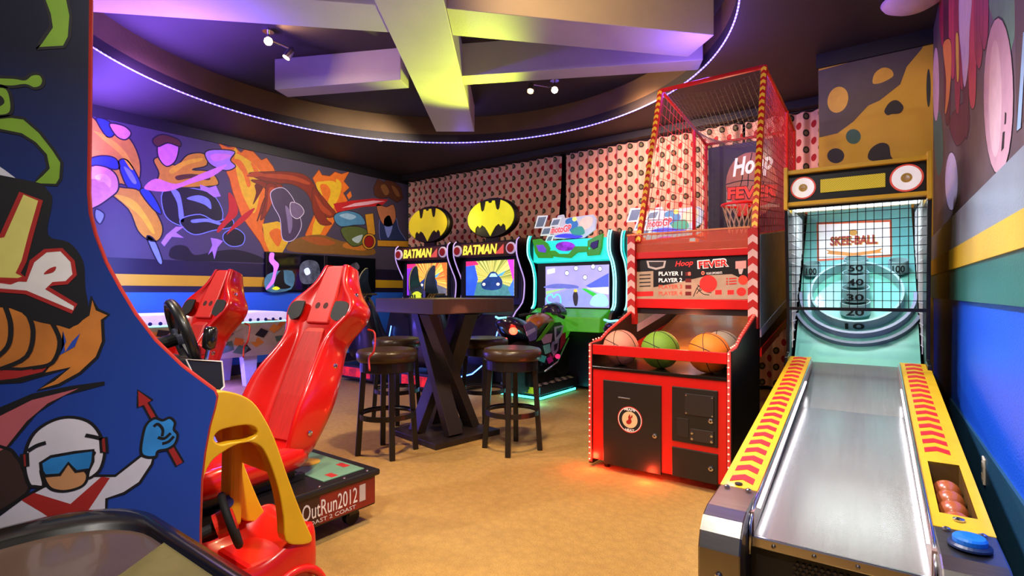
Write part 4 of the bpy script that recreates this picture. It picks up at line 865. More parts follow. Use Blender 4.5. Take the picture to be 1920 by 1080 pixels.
# bucket seat back
S0, SD = Vector((0, -.40, .44)), Vector((0, .40, .917)).normalized(); SN = Vector((0, -SD.z, SD.y))
def interp(tab, t):
    for (a, x), (c, y) in zip(tab, tab[1:]):
        if t <= c: return x+(y-x)*(t-a)/(c-a)
    return tab[-1][1]
WT = [(0, .225), (.15, .255), (.3, .262), (.42, .245), (.55, .205), (.62, .188), (.68, .205), (.74, .255), (.80, .285), (.86, .28), (.91, .235), (.96, .165), (1.02, .13), (1.12, .108)]
BT = [(0, .10), (.2, .15), (.4, .13), (.6, .07), (.74, .045), (.85, .035), (.9, .03), (1.0, .02), (1.12, .015)]
DT = [(0, .07), (.2, .10), (.5, .13), (.8, .16), (1.0, .15), (1.12, .10)]
def seat_pt(x, t, n): return S0+Vector((x, 0, 0))+SD*t+SN*n
rows = []
for t in (0, .02, .10, .2, .3, .4, .48, .56, .64, .70, .76, .81, .86, .90, .94, .99, 1.04, 1.09, 1.115, 1.12):
    w_, bo_, d_ = interp(WT, t), interp(BT, t), interp(DT, t); ci = min(.125, w_*.62)
    rows.append([seat_pt(x, t, n) for x, n in ((-w_+.01, -d_), (-w_, -d_*.6), (-w_, bo_*.75), (-w_+.015, bo_), (-w_+.05, bo_*.92), (-ci-.012, .012), (-ci, 0), (0, -.004), (ci, 0), (ci+.012, .012), (w_-.05, bo_*.92), (w_-.015, bo_), (w_, bo_*.75), (w_, -d_*.6), (w_-.01, -d_), (0, -d_-.012))])
b = MB(); b.loft(rows); bk_ = b.build('backrest', SEAT, rc, smooth=True, sub=1)
b = MB(); b.loft([[seat_pt(x, t, n) for x, n in ((-w_, -.01), (w_, -.01), (w_, h_), (w_*.8, h_+.006), (-w_*.8, h_+.006), (-w_, h_))] for t, w_, h_ in ((.06, .112, .012), (.3, .112, .02), (.5, .098, .02), (.68, .082, .014), (.71, .07, -.004))]); b.build('back_pad', PAD, bk_, bevel=.004)
b = MB(); b.loft([[seat_pt(x, t, n) for x, n in ((-w_, -.02), (w_, -.02), (w_*.92, .016), (-w_*.92, .016))] for t, w_ in ((.735, .098), (.9, .098), (1.04, .086), (1.108, .074))]); b.build('headrest', mat('#d8302a', .45, var=.04), bk_, bevel=.008)
for x in (-.034, .034): b = MB(); b.lathe([(.02, 0), (.02, .002)], seat_pt(x, .845, .0152), SN, 18); b.build('slot_hole', mat('#4a0a08', .7), bk_)
for s_ in (-1, 1):
    q = [(s_*(.178+dx*1.25), .80+dt*1.3) for dx, dt in ((-.038, -.022), (0, -.042), (.04, -.038), (.058, -.01), (.055, .03), (.03, .048), (-.02, .05), (-.038, .042))]
    b = MB(); b.prism([seat_pt(x, t, .030) for x, t in spline(q, 3)], SN*.010); b.build('harness_slot', mat('#141619', .6), bk_)
for t, dn in ((.12, .02), (.5, -.03), (.93, -.03)):
    b = MB(); b.lathe([(.014, 0), (.014, .006), (.006, .009)], seat_pt(interp(WT, t)-.002, t, dn), (1, 0, 0), 12); b.build('bolt', CHROME, bk_)
rows = []
for y, z0, z1, w_ in ((-1.0, .36, .44, .20), (-.95, .355, .49, .235), (-.75, .355, .50, .25), (-.55, .355, .49, .25), (-.38, .36, .50, .24), (-.32, .38, .48, .22)):
    rows.append([(-w_, y, z0+.02), (-w_, y, z1), (-w_+.05, y, z1+.02), (-.13, y, z1-.05), (.13, y, z1-.05), (w_-.05, y, z1+.02), (w_, y, z1), (w_, y, z0+.02), (w_-.05, y, z0), (-w_+.05, y, z0)])
b = MB(); b.loft(rows); b.build('seat_cushion', SEAT, rc, smooth=True, sub=1)
SY = radians(7); pv = Vector((0, -.45, 0))
for o in rc.children:
    if o.name.split('.')[0] in ('backrest', 'seat_cushion', 'seat_mount'): o.rotation_euler.z = SY; o.location = pv - Matrix.Rotation(SY, 3, 'Z') @ pv
# dash with wheel and shifter
b = MB(); b.prism([(-.30, -1.30, .55), (-.30, -.86, .80), (-.30, -.79, .87), (-.30, -.80, .985), (-.30, -.95, 1.01), (-.30, -1.30, 1.06)], (.56, 0, 0)); da = b.build('dashboard', mat('#1c2024', .35), rc, bevel=.006)
b = MB(); P_ = [(.262, -.86, .80), (.262, -.79, .87), (.262, -.80, .985), (.262, -.95, 1.01)]; b.tube(P_+[P_[0]], .004, 6); b.build('dash_edging', mat('#e6e6ea', .3), da)
WC = Vector((.03, -.87, 1.09)); WN = Vector((.22, 1, .32)).normalized(); wx, wy, _ = frame_of(WN)
b = MB(); b.tube([WC+(wx*cos(2*pi*k/36)+wy*sin(2*pi*k/36))*.165 for k in range(36)], .023, 10, closed=True); sw_ = b.build('steering_wheel', mat('#141110', .38, coat=.2), rc, smooth=True)
for a in (0.1, 2.2, 4.2): b = MB(); b.bar(WC-WN*.02, WC+(wx*cos(a)+wy*sin(a))*.15, .045, .012, up=WN); b.build('wheel_spoke', mat('#24221f', .4), sw_)
b = MB(); b.lathe([(.05, -.03), (.05, .0), (.035, .012)], WC, WN, 24); b.build('wheel_hub', mat('#3a3f55', .4), sw_); b = MB(); b.cyl(WC-WN*.14, WC-WN*.02, .03, 14); b.build('wheel_column', BLACK, sw_)
b = MB(); b.box((.03, -.82, 1.0), (.09, -.79, 1.05)); b.build('start_button', mat('#e02018', .4), da, bevel=.006)
b = MB(); b.cyl((.20, -.84, .99), (.20, -.83, 1.045), .01, 10); sh = b.build('shifter_stem', CHROME, rc); b = MB(); b.lathe([(.012, 0), (.028, .012), (.031, .05), (.029, .095), (.018, .108)], (.20, -.83, 1.035), (0, .12, 1), 20); b.build('shifter_knob', mat('#141414', .2, coat=.6), sh, smooth=True)
b = MB(); b.box((-.36, -1.95, .10), (.30, -1.52, 1.28)); mo = b.build('monitor_cabinet', PLB, rc, bevel=.01)
b = MB(); b.box((-.30, -1.52, .85), (.24, -1.512, 1.22)); b.build('screen', mat('#27406a', .2, emit=.8), mo)
b = MB(); b.box((-.20, -1.52, .12), (.20, -1.15, .30)); b.build('pedal_box', BLACK, rc)
b = MB(); b.tube(spline([(.22, .05, 1.08), (.27, .06, 1.06), (.30, .03, .96), (.27, .02, .92), (.30, .0, .85)], 4, False), .006, 6); b.build('cable', mat('#c02018', .4), rc, smooth=True)
dup(rc, (-3.95, 1.83, 0), 0, 'sit-down racing unit with red bucket seat, farther one near the mural')

# ------------------------------------------------------------------ big blue upright cabinet at the left
XC = -1.30; PC = PX(XC)
cb = thing('upright_cabinet', 'dark blue upright arcade cabinet with painted side art at the left edge', 'arcade game', (-1.62, .1, 0))
edge = [(168,-60),(167,0),(165,200),(163,360),(166,400),(176,440),(196,492),(222,540),(252,590),(290,640),(340,688),(380,718),(402,734),(406,745),(402,765),(392,800),(383,850),(377,900),(374,990)]
E = [PC(u, v) for u, v in edge]; yb = -.45
prof = [(yb, 0), (E[-1].y-.01, 0), (E[-1].y, .25)] + [(p.y, p.z) for p in reversed(E)] + [(E[0].y-.02, 1.96), (yb, 1.96)]
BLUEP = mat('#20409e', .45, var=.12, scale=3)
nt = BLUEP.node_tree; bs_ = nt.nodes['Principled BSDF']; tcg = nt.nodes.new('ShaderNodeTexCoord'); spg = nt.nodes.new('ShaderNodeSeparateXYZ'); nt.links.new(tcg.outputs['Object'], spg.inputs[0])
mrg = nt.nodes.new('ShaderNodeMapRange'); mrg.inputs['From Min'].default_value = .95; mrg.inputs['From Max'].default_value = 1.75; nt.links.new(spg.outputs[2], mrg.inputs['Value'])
nt.links.new(mixc(nt, mrg.outputs['Result'], lin('#20439f'), lin('#0d0f26')), bs_.inputs['Base Color'])      # light fall-off painted into the panel, darker towards the top
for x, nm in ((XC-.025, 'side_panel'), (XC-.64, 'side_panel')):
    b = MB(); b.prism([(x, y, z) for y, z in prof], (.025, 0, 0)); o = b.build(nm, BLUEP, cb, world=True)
    if x > -1.5: sdp = o
    b = MB(); b.tube([(x+.0125, y+.002, z) for y, z in prof[1:-1]], .0085, 6); b.build('edge_molding', mat('#c4382c', .35), o, world=True, smooth=True)
b = MB(); q = [(y-.03, z) for y, z in prof[1:-2]]; b.prism([(XC-.615, y, z) for y, z in [(yb+.03, .02)]+q+[(yb+.03, 1.93)]], (.59, 0, 0)); b.build('cabinet_body', BLACK, cb, world=True)
# side art
def ca(n, pts, m, l=1, sm=True, out=INK, ow=.005): return art('print_'+n, pts, m, sdp, PC, l, sm, out, ow, step=.00025)
GRN = mat('#6f9428', .5); RDA = mat('#a02420', .5); LTW = mat('#d9d4d0', .5); LTY = mat('#cfc66a', .5)
ca('hook', [(72,-30),(120,-30),(133,30),(130,70),(120,88),(68,91),(75,80),(96,50),(92,25)], GRN, 1, False)
ca('dot', [(-20,145),(25,145),(45,148),(58,139),(74,139),(82,150),(78,162),(64,166),(48,160),(20,163),(-20,158)], GRN, 1)
ca('hook', [(-20,163),(12,165),(22,190),(20,212),(0,218),(-20,216)], GRN, 1); ca('hook', [(-20,172),(2,180),(8,192),(-4,200),(-20,196)], INK, 1.5, True, None)
ca('hook', [(-20,222),(20,218),(45,222),(75,248),(100,280),(116,305),(114,335),(106,347),(62,345),(80,325),(90,315),(85,290),(65,268),(40,252),(-20,240)], GRN, 1, False)
ca('glint', [(-20,300),(8,318),(32,336),(-20,332)], mat('#c8c8d0', .5), 1.2, False, None)
ca('letter_shade', [(-60,345),(60,340),(92,360),(98,380),(90,440),(130,455),(156,490),(160,540),(165,575),(155,600),(130,612),(60,600),(20,572),(-60,560)], INK, 1.4, True, None)
ca('letter', [(40,362),(76,376),(58,440),(45,490),(34,512),(46,520),(20,530),(-60,520),(-60,455),(4,442)], LTY, 2, False, RDA, .007)
ca('letter', [(48,525),(60,490),(85,470),(115,468),(136,490),(140,515),(125,530),(100,532),(88,540),(142,572),(136,585),(48,548),(-60,540),(-60,522)], LTW, 2.4, False, RDA, .007)
ca('letter_eye', [(82,514),(92,504),(105,500),(100,510)], RDA, 3, True, None)
FL1, FL2 = mat('#c2752c', .5, var=.35, scale=9), mat('#a8541e', .5, var=.3, scale=9)
ca('flame', [(-60,570),(20,575),(80,598),(130,614),(165,590),(172,556),(182,580),(204,590),(192,600),(194,640),(182,670),(150,700),(110,722),(70,732),(100,712),(130,690),(90,700),(40,715),(-60,722)], FL1, 1, False, INK, .0055)
ca('flame', [(-60,655),(-20,690),(40,692),(95,684),(80,700),(30,712),(-60,722)], RDA, 2, False, INK, .0055)
ca('flame_gap', [(118,620),(124,640),(112,665),(108,668),(140,650),(150,625),(135,640),(122,660)], mat('#2446a8', .5), 2, False, None)
for pts in ([(10,575),(20,610),(14,650),(-20,680)], [(48,580),(62,620),(50,668),(0,692)], [(95,600),(112,640),(98,680),(60,690)]): line('print_flame_line', pts, .007, INK, sdp, PC, 3, step=.00025)
ca('stripe', [(-60,800),(-10,768),(60,738),(130,724),(196,715),(196,722),(120,742),(70,775),(20,835),(-60,900)], INK, 1.6, False, None)
ca('stripe', [(-60,812),(0,780),(60,750),(148,728),(90,756),(50,790),(10,840),(-60,880)], mat('#b45a62', .5), 2, False, None)
ca('shadow', [(-60,838),(10,840),(30,855),(44,880),(50,925),(-60,975)], mat('#3a2820', .5), 1.8, True, INK)
# racer print: helmet, visor, suit, glove, pole
ca('suit', [(-60,960),(0,965),(40,935),(82,912),(160,892),(216,892),(262,856),(292,838),(285,870),(262,905),(232,925),(200,935),(196,1000),(-60,1000)], mat('#cfcbd8', .5), 2.2, False, INK, .0055)
ca('suit_band', [(40,938),(64,924),(132,945),(190,894),(206,896),(150,980),(120,990),(80,962)], RDA, 2.8, False, None)
ca('face', [(78,880),(92,872),(120,868),(150,876),(164,890),(158,908),(138,918),(112,921),(90,912)], mat('#c08a5c', .5), 3)
ca('helmet', [(54,908),(46,880),(48,845),(64,812),(95,790),(130,782),(165,790),(186,812),(196,845),(190,875),(178,890),(164,895),(172,860),(176,848),(150,852),(110,864),(78,876),(82,910),(64,912)], mat('#d3cfd9', .5), 3.2, True, INK, .0055)
ca('visor', [(76,868),(95,856),(140,848),(175,844),(174,866),(168,880),(142,884),(128,868),(112,890),(84,892),(78,884)], mat('#2c7fc4', .35, var=.3, scale=16), 3.8, False, INK, .0055)
ca('ear_pad', [(40,852),(51,850),(52,874),(42,876)], mat('#8c2420', .5), 4, False); ca('ear_pad', [(188,822),(199,820),(201,848),(190,848)], mat('#8c2420', .5), 4, False)
line('print_crease', [(52,846),(68,836),(86,830)], .007, INK, sdp, PC, 4.5, step=.00025); line('print_crease', [(160,816),(176,819),(192,823)], .007, INK, sdp, PC, 4.5, step=.00025)
ca('pole', [(258,731),(286,750),(278,754),(344,866),(330,874),(268,760),(258,764)], RDA, 2.6, False, INK, .004)
ca('glove', [(264,848),(268,815),(275,795),(290,784),(305,788),(318,783),(328,792),(326,805),(333,815),(328,832),(314,842),(296,846),(292,856),(275,857)], mat('#2f86d0', .5, var=.25, scale=16), 3.2, True, INK, .0055)
for pts in ([(288,800),(296,795),(305,805),(304,818)], [(296,820),(308,822),(320,812)], [(304,832),(316,828),(326,818)]): line('print_crease', pts, .006, INK, sdp, PC, 4, step=.00025)

# ------------------------------------------------------------------ black rimmed game table in the foreground
gt = thing('cocktail_table', 'black-rimmed table with rounded corners and brown glass top in the foreground', 'table', (-.80, .07, 0))
def rrect(x0, x1, y0, y1, r, z, n=8):
    out = []
    for cx, cy, a0 in ((x1-r, y1-r, 0), (x0+r, y1-r, pi/2), (x0+r, y0+r, pi), (x1-r, y0+r, 3*pi/2)):
        for k in range(n+1): t = a0+pi/2*k/n; out.append(Vector((cx+r*cos(t), cy+r*sin(t), z)))
    return out
X0, X1, Y0_, Y1_ = -1.255, -.36, -.28, .395
b = MB(); b.loft([rrect(X0+.03, X1-.03, Y0_+.03, Y1_-.03, .14, .80), rrect(X0, X1, Y0_, Y1_, .16, .815), rrect(X0-.004, X1+.004, Y0_-.004, Y1_+.004, .165, .86), rrect(X0+.008, X1-.008, Y0_+.008, Y1_-.008, .155, .895), rrect(X0+.03, X1-.03, Y0_+.03, Y1_-.03, .135, .90), rrect(X0+.08, X1-.05, Y0_+.05, Y1_-.034, .15, .892), rrect(X0+.086, X1-.055, Y0_+.055, Y1_-.040, .145, .875)]); b.build('rim', mat('#100d0c', .25, coat=.3), gt, world=True, smooth=True)
b = MB(); b.loft([rrect(X0+.082, X1-.052, Y0_+.052, Y1_-.036, .148, .872), rrect(X0+.082, X1-.052, Y0_+.052, Y1_-.036, .148, .884)]); b.build('glass_top', mat('#5c483e', .22, coat=.4, var=.1), gt, world=True)
b = MB(); b.box((-1.08, -.16, .02), (-.55, .27, .81)); b.build('pedestal', BLACK, gt, world=True, bevel=.02)
for x in (-1.02, -.61):
    for y in (-.1, .21): b = MB(); b.cyl((x, y, 0), (x, y, .02), .03); b.build('foot', RUBBER, gt, world=True)
PT = PZ(.886)
b = MB(); q = [PT(225, 1080), PT(312, 1016), PT(372, 1036), PT(440, 1082)]; q = [q[0]-Vector((-.02, .12, 0))] + q + [q[3]-Vector((.0, .12, 0))]; b.prism(q, (0, 0, .002)); tag(b.build('paper_card', mat('#6f6538', .5, var=.15, scale=30), None), 'pale olive card lying on the brown glass table top', 'card')

# ------------------------------------------------------------------ toy car
tc_ = thing('toy_car', 'red and yellow plastic ride-on toy car beside the racing base', 'toy car', (-2.09, .95, 0))
YP = mat('#eab41a', .38, var=.06, coat=.25); RP = mat('#e0180f', .35, coat=.3, var=.05)
rows = []
for y, w_, z0, z1, zi in ((-.33, .13, .12, .30, .29), (-.30, .165, .10, .35, .34), (-.2, .19, .09, .39, .38), (-.1, .195, .09, .37, .34), (.0, .195, .09, .30, .24), (.1, .195, .09, .30, .22), (.2, .20, .09, .36, .24), (.28, .195, .10, .385, .33), (.325, .17, .11, .37, .36)):
    rows.append([(-w_, y, z0+.04), (-w_-.005, y, (z0+z1)/2), (-w_, y, z1-.03), (-w_+.03, y, z1), (-w_+.07, y, zi), (w_-.07, y, zi), (w_-.03, y, z1), (w_, y, z1-.03), (w_+.005, y, (z0+z1)/2), (w_, y, z0+.04), (w_-.04, y, z0), (-w_+.04, y, z0)])
b = MB(); b.loft(rows); cbod = b.build('body', RP, tc_, smooth=True, sub=2)
for x in (-.2, .2):
    for y in (-.19, .20):
        s_ = 1 if x > 0 else -1
        b = MB(); b.lathe([(.085, -.025), (.092, -.015), (.092, .015), (.085, .025), (.04, .028)], (x, y, .092), (s_, 0, 0), 24); wl = b.build('wheel', RUBBER, tc_)
        b = MB(); b.lathe([(.04, .024), (.038, .034), (.01, .036)], (x, y, .092), (s_, 0, 0), 18); b.build('hub_cap', mat('#e8c020', .4), wl)
        b = MB(); b.tube([(x+s_*.004, y+.125*cos(pi*k/14), .095+.125*sin(pi*k/14)) for k in range(15)], .016, 8); b.build('wheel_arch', RP, cbod, smooth=True)
PT1 = PX(-1.90)
outer_ = [(404,733),(440,737),(470,752),(492,782),(512,822),(532,880),(552,935),(570,980),(582,1012),(556,1020),(532,1012),(528,970),(518,915),(500,862),(484,836),(462,828),(440,833),(416,846),(392,866),(376,905),(372,960),(370,1010),(338,1000),(336,930),(340,850),(352,790),(372,752)]
slot_ = [(398,822),(406,808),(430,800),(460,796),(476,802),(478,814),(462,824),(432,828),(410,832)]
def arch(xw, nm='side_arch'):
    dx = xw-(-1.90); O = [PT1(u, v) for u, v in spline(outer_, 3)]; I = [PT1(u, v) for u, v in spline(slot_, 3)]
    bm = bmesh.new(); T = inv(tc_); V = []
    for loop in (O, I):
        vs = [bm.verts.new(T @ (p+Vector((dx, 0, 0)))) for p in loop]
        for k in range(len(vs)): bm.edges.new((vs[k], vs[(k+1) % len(vs)]))
    bmesh.ops.triangle_fill(bm, use_beauty=True, use_dissolve=False, edges=bm.edges[:], normal=(1, 0, 0))
    r = bmesh.ops.extrude_face_region(bm, geom=bm.faces[:]); bmesh.ops.translate(bm, verts=[g for g in r['geom'] if isinstance(g, bmesh.types.BMVert)], vec=(-.055, 0, 0))
    bmesh.ops.recalc_face_normals(bm, faces=bm.faces)
    me = bpy.data.meshes.new(nm); bm.to_mesh(me); bm.free(); me.materials.append(YP)
    o = bpy.data.objects.new(nm, me); COL.objects.link(o); o.parent = tc_
    md = o.modifiers.new('Bevel', 'BEVEL'); md.width = .012; md.segments = 3; md.limit_method = 'ANGLE'; md.angle_limit = radians(40)
    return o
arch(-1.885); arch(-2.235)
rt = [PT1(u, v) for u, v in spline(outer_[-3:]+outer_[:6], 3, False)]
b = MB(); b.loft([[(p.x-.0, p.y, p.z-.005), (p.x-.33, p.y, p.z-.005), (p.x-.33, p.y, p.z-.035), (p.x, p.y, p.z-.035)] for p in rt]); b.build('roof', YP, tc_, world=True, smooth=False)
b = MB(); WCt = Vector((.10, -.0, .46)); wn = Vector((.35, .9, .3)).normalized(); wx, wy, _ = frame_of(wn)
b.tube([WCt+(wx*cos(2*pi*k/30)+wy*sin(2*pi*k/30))*.095 for k in range(30)], .014, 8, closed=True); tw = b.build('steering_wheel', RUBBER, tc_, smooth=True)
b = MB(); b.lathe([(.045, -.05), (.05, 0), (.035, .018)], WCt, wn, 20); b.build('wheel_hub', mat('#e02a18', .4), tw); b = MB(); b.bar(WCt-wx*.09, WCt+wx*.09, .03, .01, up=wn); b.build('wheel_spoke', RUBBER, tw)
b = MB(); b.cyl(WCt-wn*.12, WCt-wn*.03, .02, 12); b.build('wheel_column', RUBBER, tw)
kp = inv(tc_) @ PX(-2.06)(427, 940); b = MB(); b.lathe([(.024, 0), (.026, .012), (.014, .022)], kp, (1, -.2, 0), 16); b.build('knob', mat('#1846b0', .35), tc_)
b = MB(); b.bar(kp+Vector((-.02, .02, -.1)), kp+Vector((-.02, .03, .36)), .05, .085, up=(1, 0, 0)); b.build('door_pillar', mat('#f0a81a', .4), tc_, bevel=.015)
b = MB(); b.box((-.13, .05, .22), (.13, .24, .27)); b.build('seat', RP, tc_, bevel=.02)

# ------------------------------------------------------------------ air hockey table by the left wall
hk = thing('hockey_table', 'long white-railed table game with painted side along the left wall', 'arcade game', (-7.68, 2.8, 0))
HX0, HX1, HY0, HY1 = -8.25, -7.12, 1.25, 4.33
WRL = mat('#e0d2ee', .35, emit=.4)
b = MB(); b.loft([rrect(HX0, HX1, HY0, HY1, .2, .90), rrect(HX0-.01, HX1+.01, HY0-.01, HY1+.01, .21, .93), rrect(HX0, HX1, HY0, HY1, .2, 1.0), rrect(HX0+.08, HX1-.08, HY0+.08, HY1-.08, .14, 1.02), rrect(HX0+.1, HX1-.1, HY0+.1, HY1-.1, .12, .97)]); ra = b.build('rail', WRL, hk, world=True)
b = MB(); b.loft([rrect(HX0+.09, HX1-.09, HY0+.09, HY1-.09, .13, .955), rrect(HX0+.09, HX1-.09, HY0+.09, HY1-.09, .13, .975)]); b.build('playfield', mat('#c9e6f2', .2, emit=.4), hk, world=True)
dotm = None
for k in range(26):
    y = 1.5+k*.108
    if dotm is None: dotm = MB().lathe([(.022, 0), (.022, .004)], (0, 0, 0), (1, 0, 0), 12).build('rail_dot', mat('#28308c', .4), ra); o = dotm
    else: o = bpy.data.objects.new('rail_dot', dotm.data); COL.objects.link(o); o.parent = ra
    o.location = inv(hk) @ Vector((HX1+.007, y, .925))
b = MB(); b.prism([(HX1+.0, HY0+.15, .90), (HX1-.10, HY0+.15, .42), (HX0+.1, HY0+.15, .42), (HX0, HY0+.15, .90)], (0, HY1-HY0-.25, 0)); sd_ = b.build('side_body', mat('#b8a684', .45, var=.25, scale=3), hk, world=True)
HP = Plane((HX1+.001, 0, .90), (.48, 0, -.10))
b = MB(); b.prism([(HX1+.004, HY0+.15, .90), (HX1+.004, HY1-.1, .90), (HX1+.004, HY1-.1, .885), (HX1+.004, HY0+.15, .885)], (.004, 0, 0)); b.build('glow_strip', mat('#7fe0e8', .4, emit=1.6), hk, world=True)
random.seed(3)
for k in range(26):                             # shards of the painted side
    y = 2.55+1.75*((k*.618) % 1); t = .05+.9*random.random(); c = Vector((HX1-.10*t+.0025+k*.0001, y, .89-.46*t)); r_ = .08+.07*random.random(); a0 = random.random()*6
    n_ = 4; pts = [c+Vector((0, cos(a0+2*pi*j/n_)*r_*(.6+.7*random.random()), 0))+Vector((.208, 0, 1)).normalized()*sin(a0+2*pi*j/n_)*r_*.7 for j in range(n_)]
    b = MB(); b.face(pts); b.build('painted_shard', mat(('#e08a2c', '#1d1a1c', '#c9b48a', '#d86a1e', '#4f6a50', '#b8a58e')[k % 6], .5), sd_, world=True)
for y in (1.75, 3.15, 3.75):
    b = MB(); b.prism([(HX1-.16, y-.1, .42), (HX1-.16, y+.1, .42), (HX1-.14, y+.065, 0), (HX1-.14, y-.065, 0)], (-.12, 0, 0)); b.build('leg', mat('#cfd0e6', .4), hk, world=True, bevel=.006)
    b = MB(); b.prism([(HX0+.16, y-.1, .42), (HX0+.16, y+.1, .42), (HX0+.14, y+.065, 0), (HX0+.14, y-.065, 0)], (.12, 0, 0)); b.build('leg', mat('#cfd0e6', .4), hk, world=True, bevel=.006)
lamp('table_underglow', 'AREA', (-7.6, 3.0, .36), 110, (.14, .10, 1), (-7.4, 3.0, 0), .8, sy=2.4)
lamp('table_top_glow', 'AREA', (-7.75, 2.6, 1.25), 18, (.25, .32, 1), (-8.4, 2.7, 1.2), .3, sy=2.6)

# ------------------------------------------------------------------ wall screens
PTV = PX(XL+.07)
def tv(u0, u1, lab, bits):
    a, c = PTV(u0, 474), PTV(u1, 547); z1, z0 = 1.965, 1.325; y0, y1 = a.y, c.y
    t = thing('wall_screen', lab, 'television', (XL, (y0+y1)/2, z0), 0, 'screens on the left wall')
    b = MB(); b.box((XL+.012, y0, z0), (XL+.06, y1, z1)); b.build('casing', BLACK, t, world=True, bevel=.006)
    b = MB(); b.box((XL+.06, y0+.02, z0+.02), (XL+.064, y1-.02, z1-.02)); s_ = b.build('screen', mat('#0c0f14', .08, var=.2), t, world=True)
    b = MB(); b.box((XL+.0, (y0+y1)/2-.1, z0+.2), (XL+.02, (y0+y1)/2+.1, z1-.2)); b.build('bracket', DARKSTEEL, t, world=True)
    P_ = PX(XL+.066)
    for pts, m, l in bits: art('print_scene', pts, m, s_, P_, l, True, None, step=.001)  # neon reflections painted as glowing shapes on the dark glass
tv(499, 609, 'dark wall screen with a painted reflection of a violet bolt, left of the pair', [([(501,515),(548,508),(546,542),(501,546)], mat('#3f6a78', .3, emit=.35, var=.5, scale=5), 1), ([(506,475),(514,475),(514,486),(523,496),(518,512),(514,530),(500,543),(500,538),(509,524),(513,502),(505,490)], mat('#a45ae8', .3, emit=1.2), 2), ([(514,536),(520,515),(531,506),(534,530),(546,538),(530,542)], mat('#0a0c0c', .4), 3), ([(510,541),(518,537),(525,541),(518,544)], mat('#b8c020', .3, emit=.8), 4), ([(562,500),(575,488),(595,492),(600,515),(590,530),(565,530)], mat('#4a4f5a', .3, emit=.3, var=.8, scale=9), 1), ([(570,506),(578,502),(582,512),(574,516)], mat('#b8c4e0', .3, emit=.8), 2)])
tv(613, 705, 'dark wall screen behind the headrest of the nearer red seat', [([(655,500),(668,492),(674,502),(664,510)], mat('#4a4248', .3, emit=.3, var=.8, scale=9), 1)])

# ------------------------------------------------------------------ hero-themed driving machines
def radial(cols, scale, cx, cz, emit):
    m = bpy.data.materials.new('speed_lines'); m.use_nodes = True; nt = m.node_tree; bs = nt.nodes['Principled BSDF']; L = nt.links
    tc = nt.nodes.new('ShaderNodeTexCoord'); sp = nt.nodes.new('ShaderNodeSeparateXYZ'); L.new(tc.outputs['Object'], sp.inputs[0])
    x = mathn(nt, 'SUBTRACT', sp.outputs[0], cx); z = mathn(nt, 'SUBTRACT', sp.outputs[2], cz); t = mathn(nt, 'ARCTAN2', z, x)
    nz = nt.nodes.new('ShaderNodeTexNoise'); nz.noise_dimensions = '1D'; nz.inputs['Scale'].default_value = scale; nz.inputs['Detail'].default_value = 2; L.new(t, nz.inputs['W'])
    rp_ = nt.nodes.new('ShaderNodeValToRGB'); e = rp_.color_ramp.elements; e[0].position = .3; e[0].color = lin(cols[0]); e[1].position = .7; e[1].color = lin(cols[-1])
    for k, c in enumerate(cols[1:-1]): q = e.new(.3+.4*(k+1)/(len(cols)-1)); q.color = lin(c)
    L.new(nz.outputs['Fac'], rp_.inputs[0]); L.new(rp_.outputs[0], bs.inputs['Base Color']); L.new(rp_.outputs[0], bs.inputs['Emission Color']); bs.inputs['Emission Strength'].default_value = emit; bs.inputs['Roughness'].default_value = .2
    return m
BX = -4.97
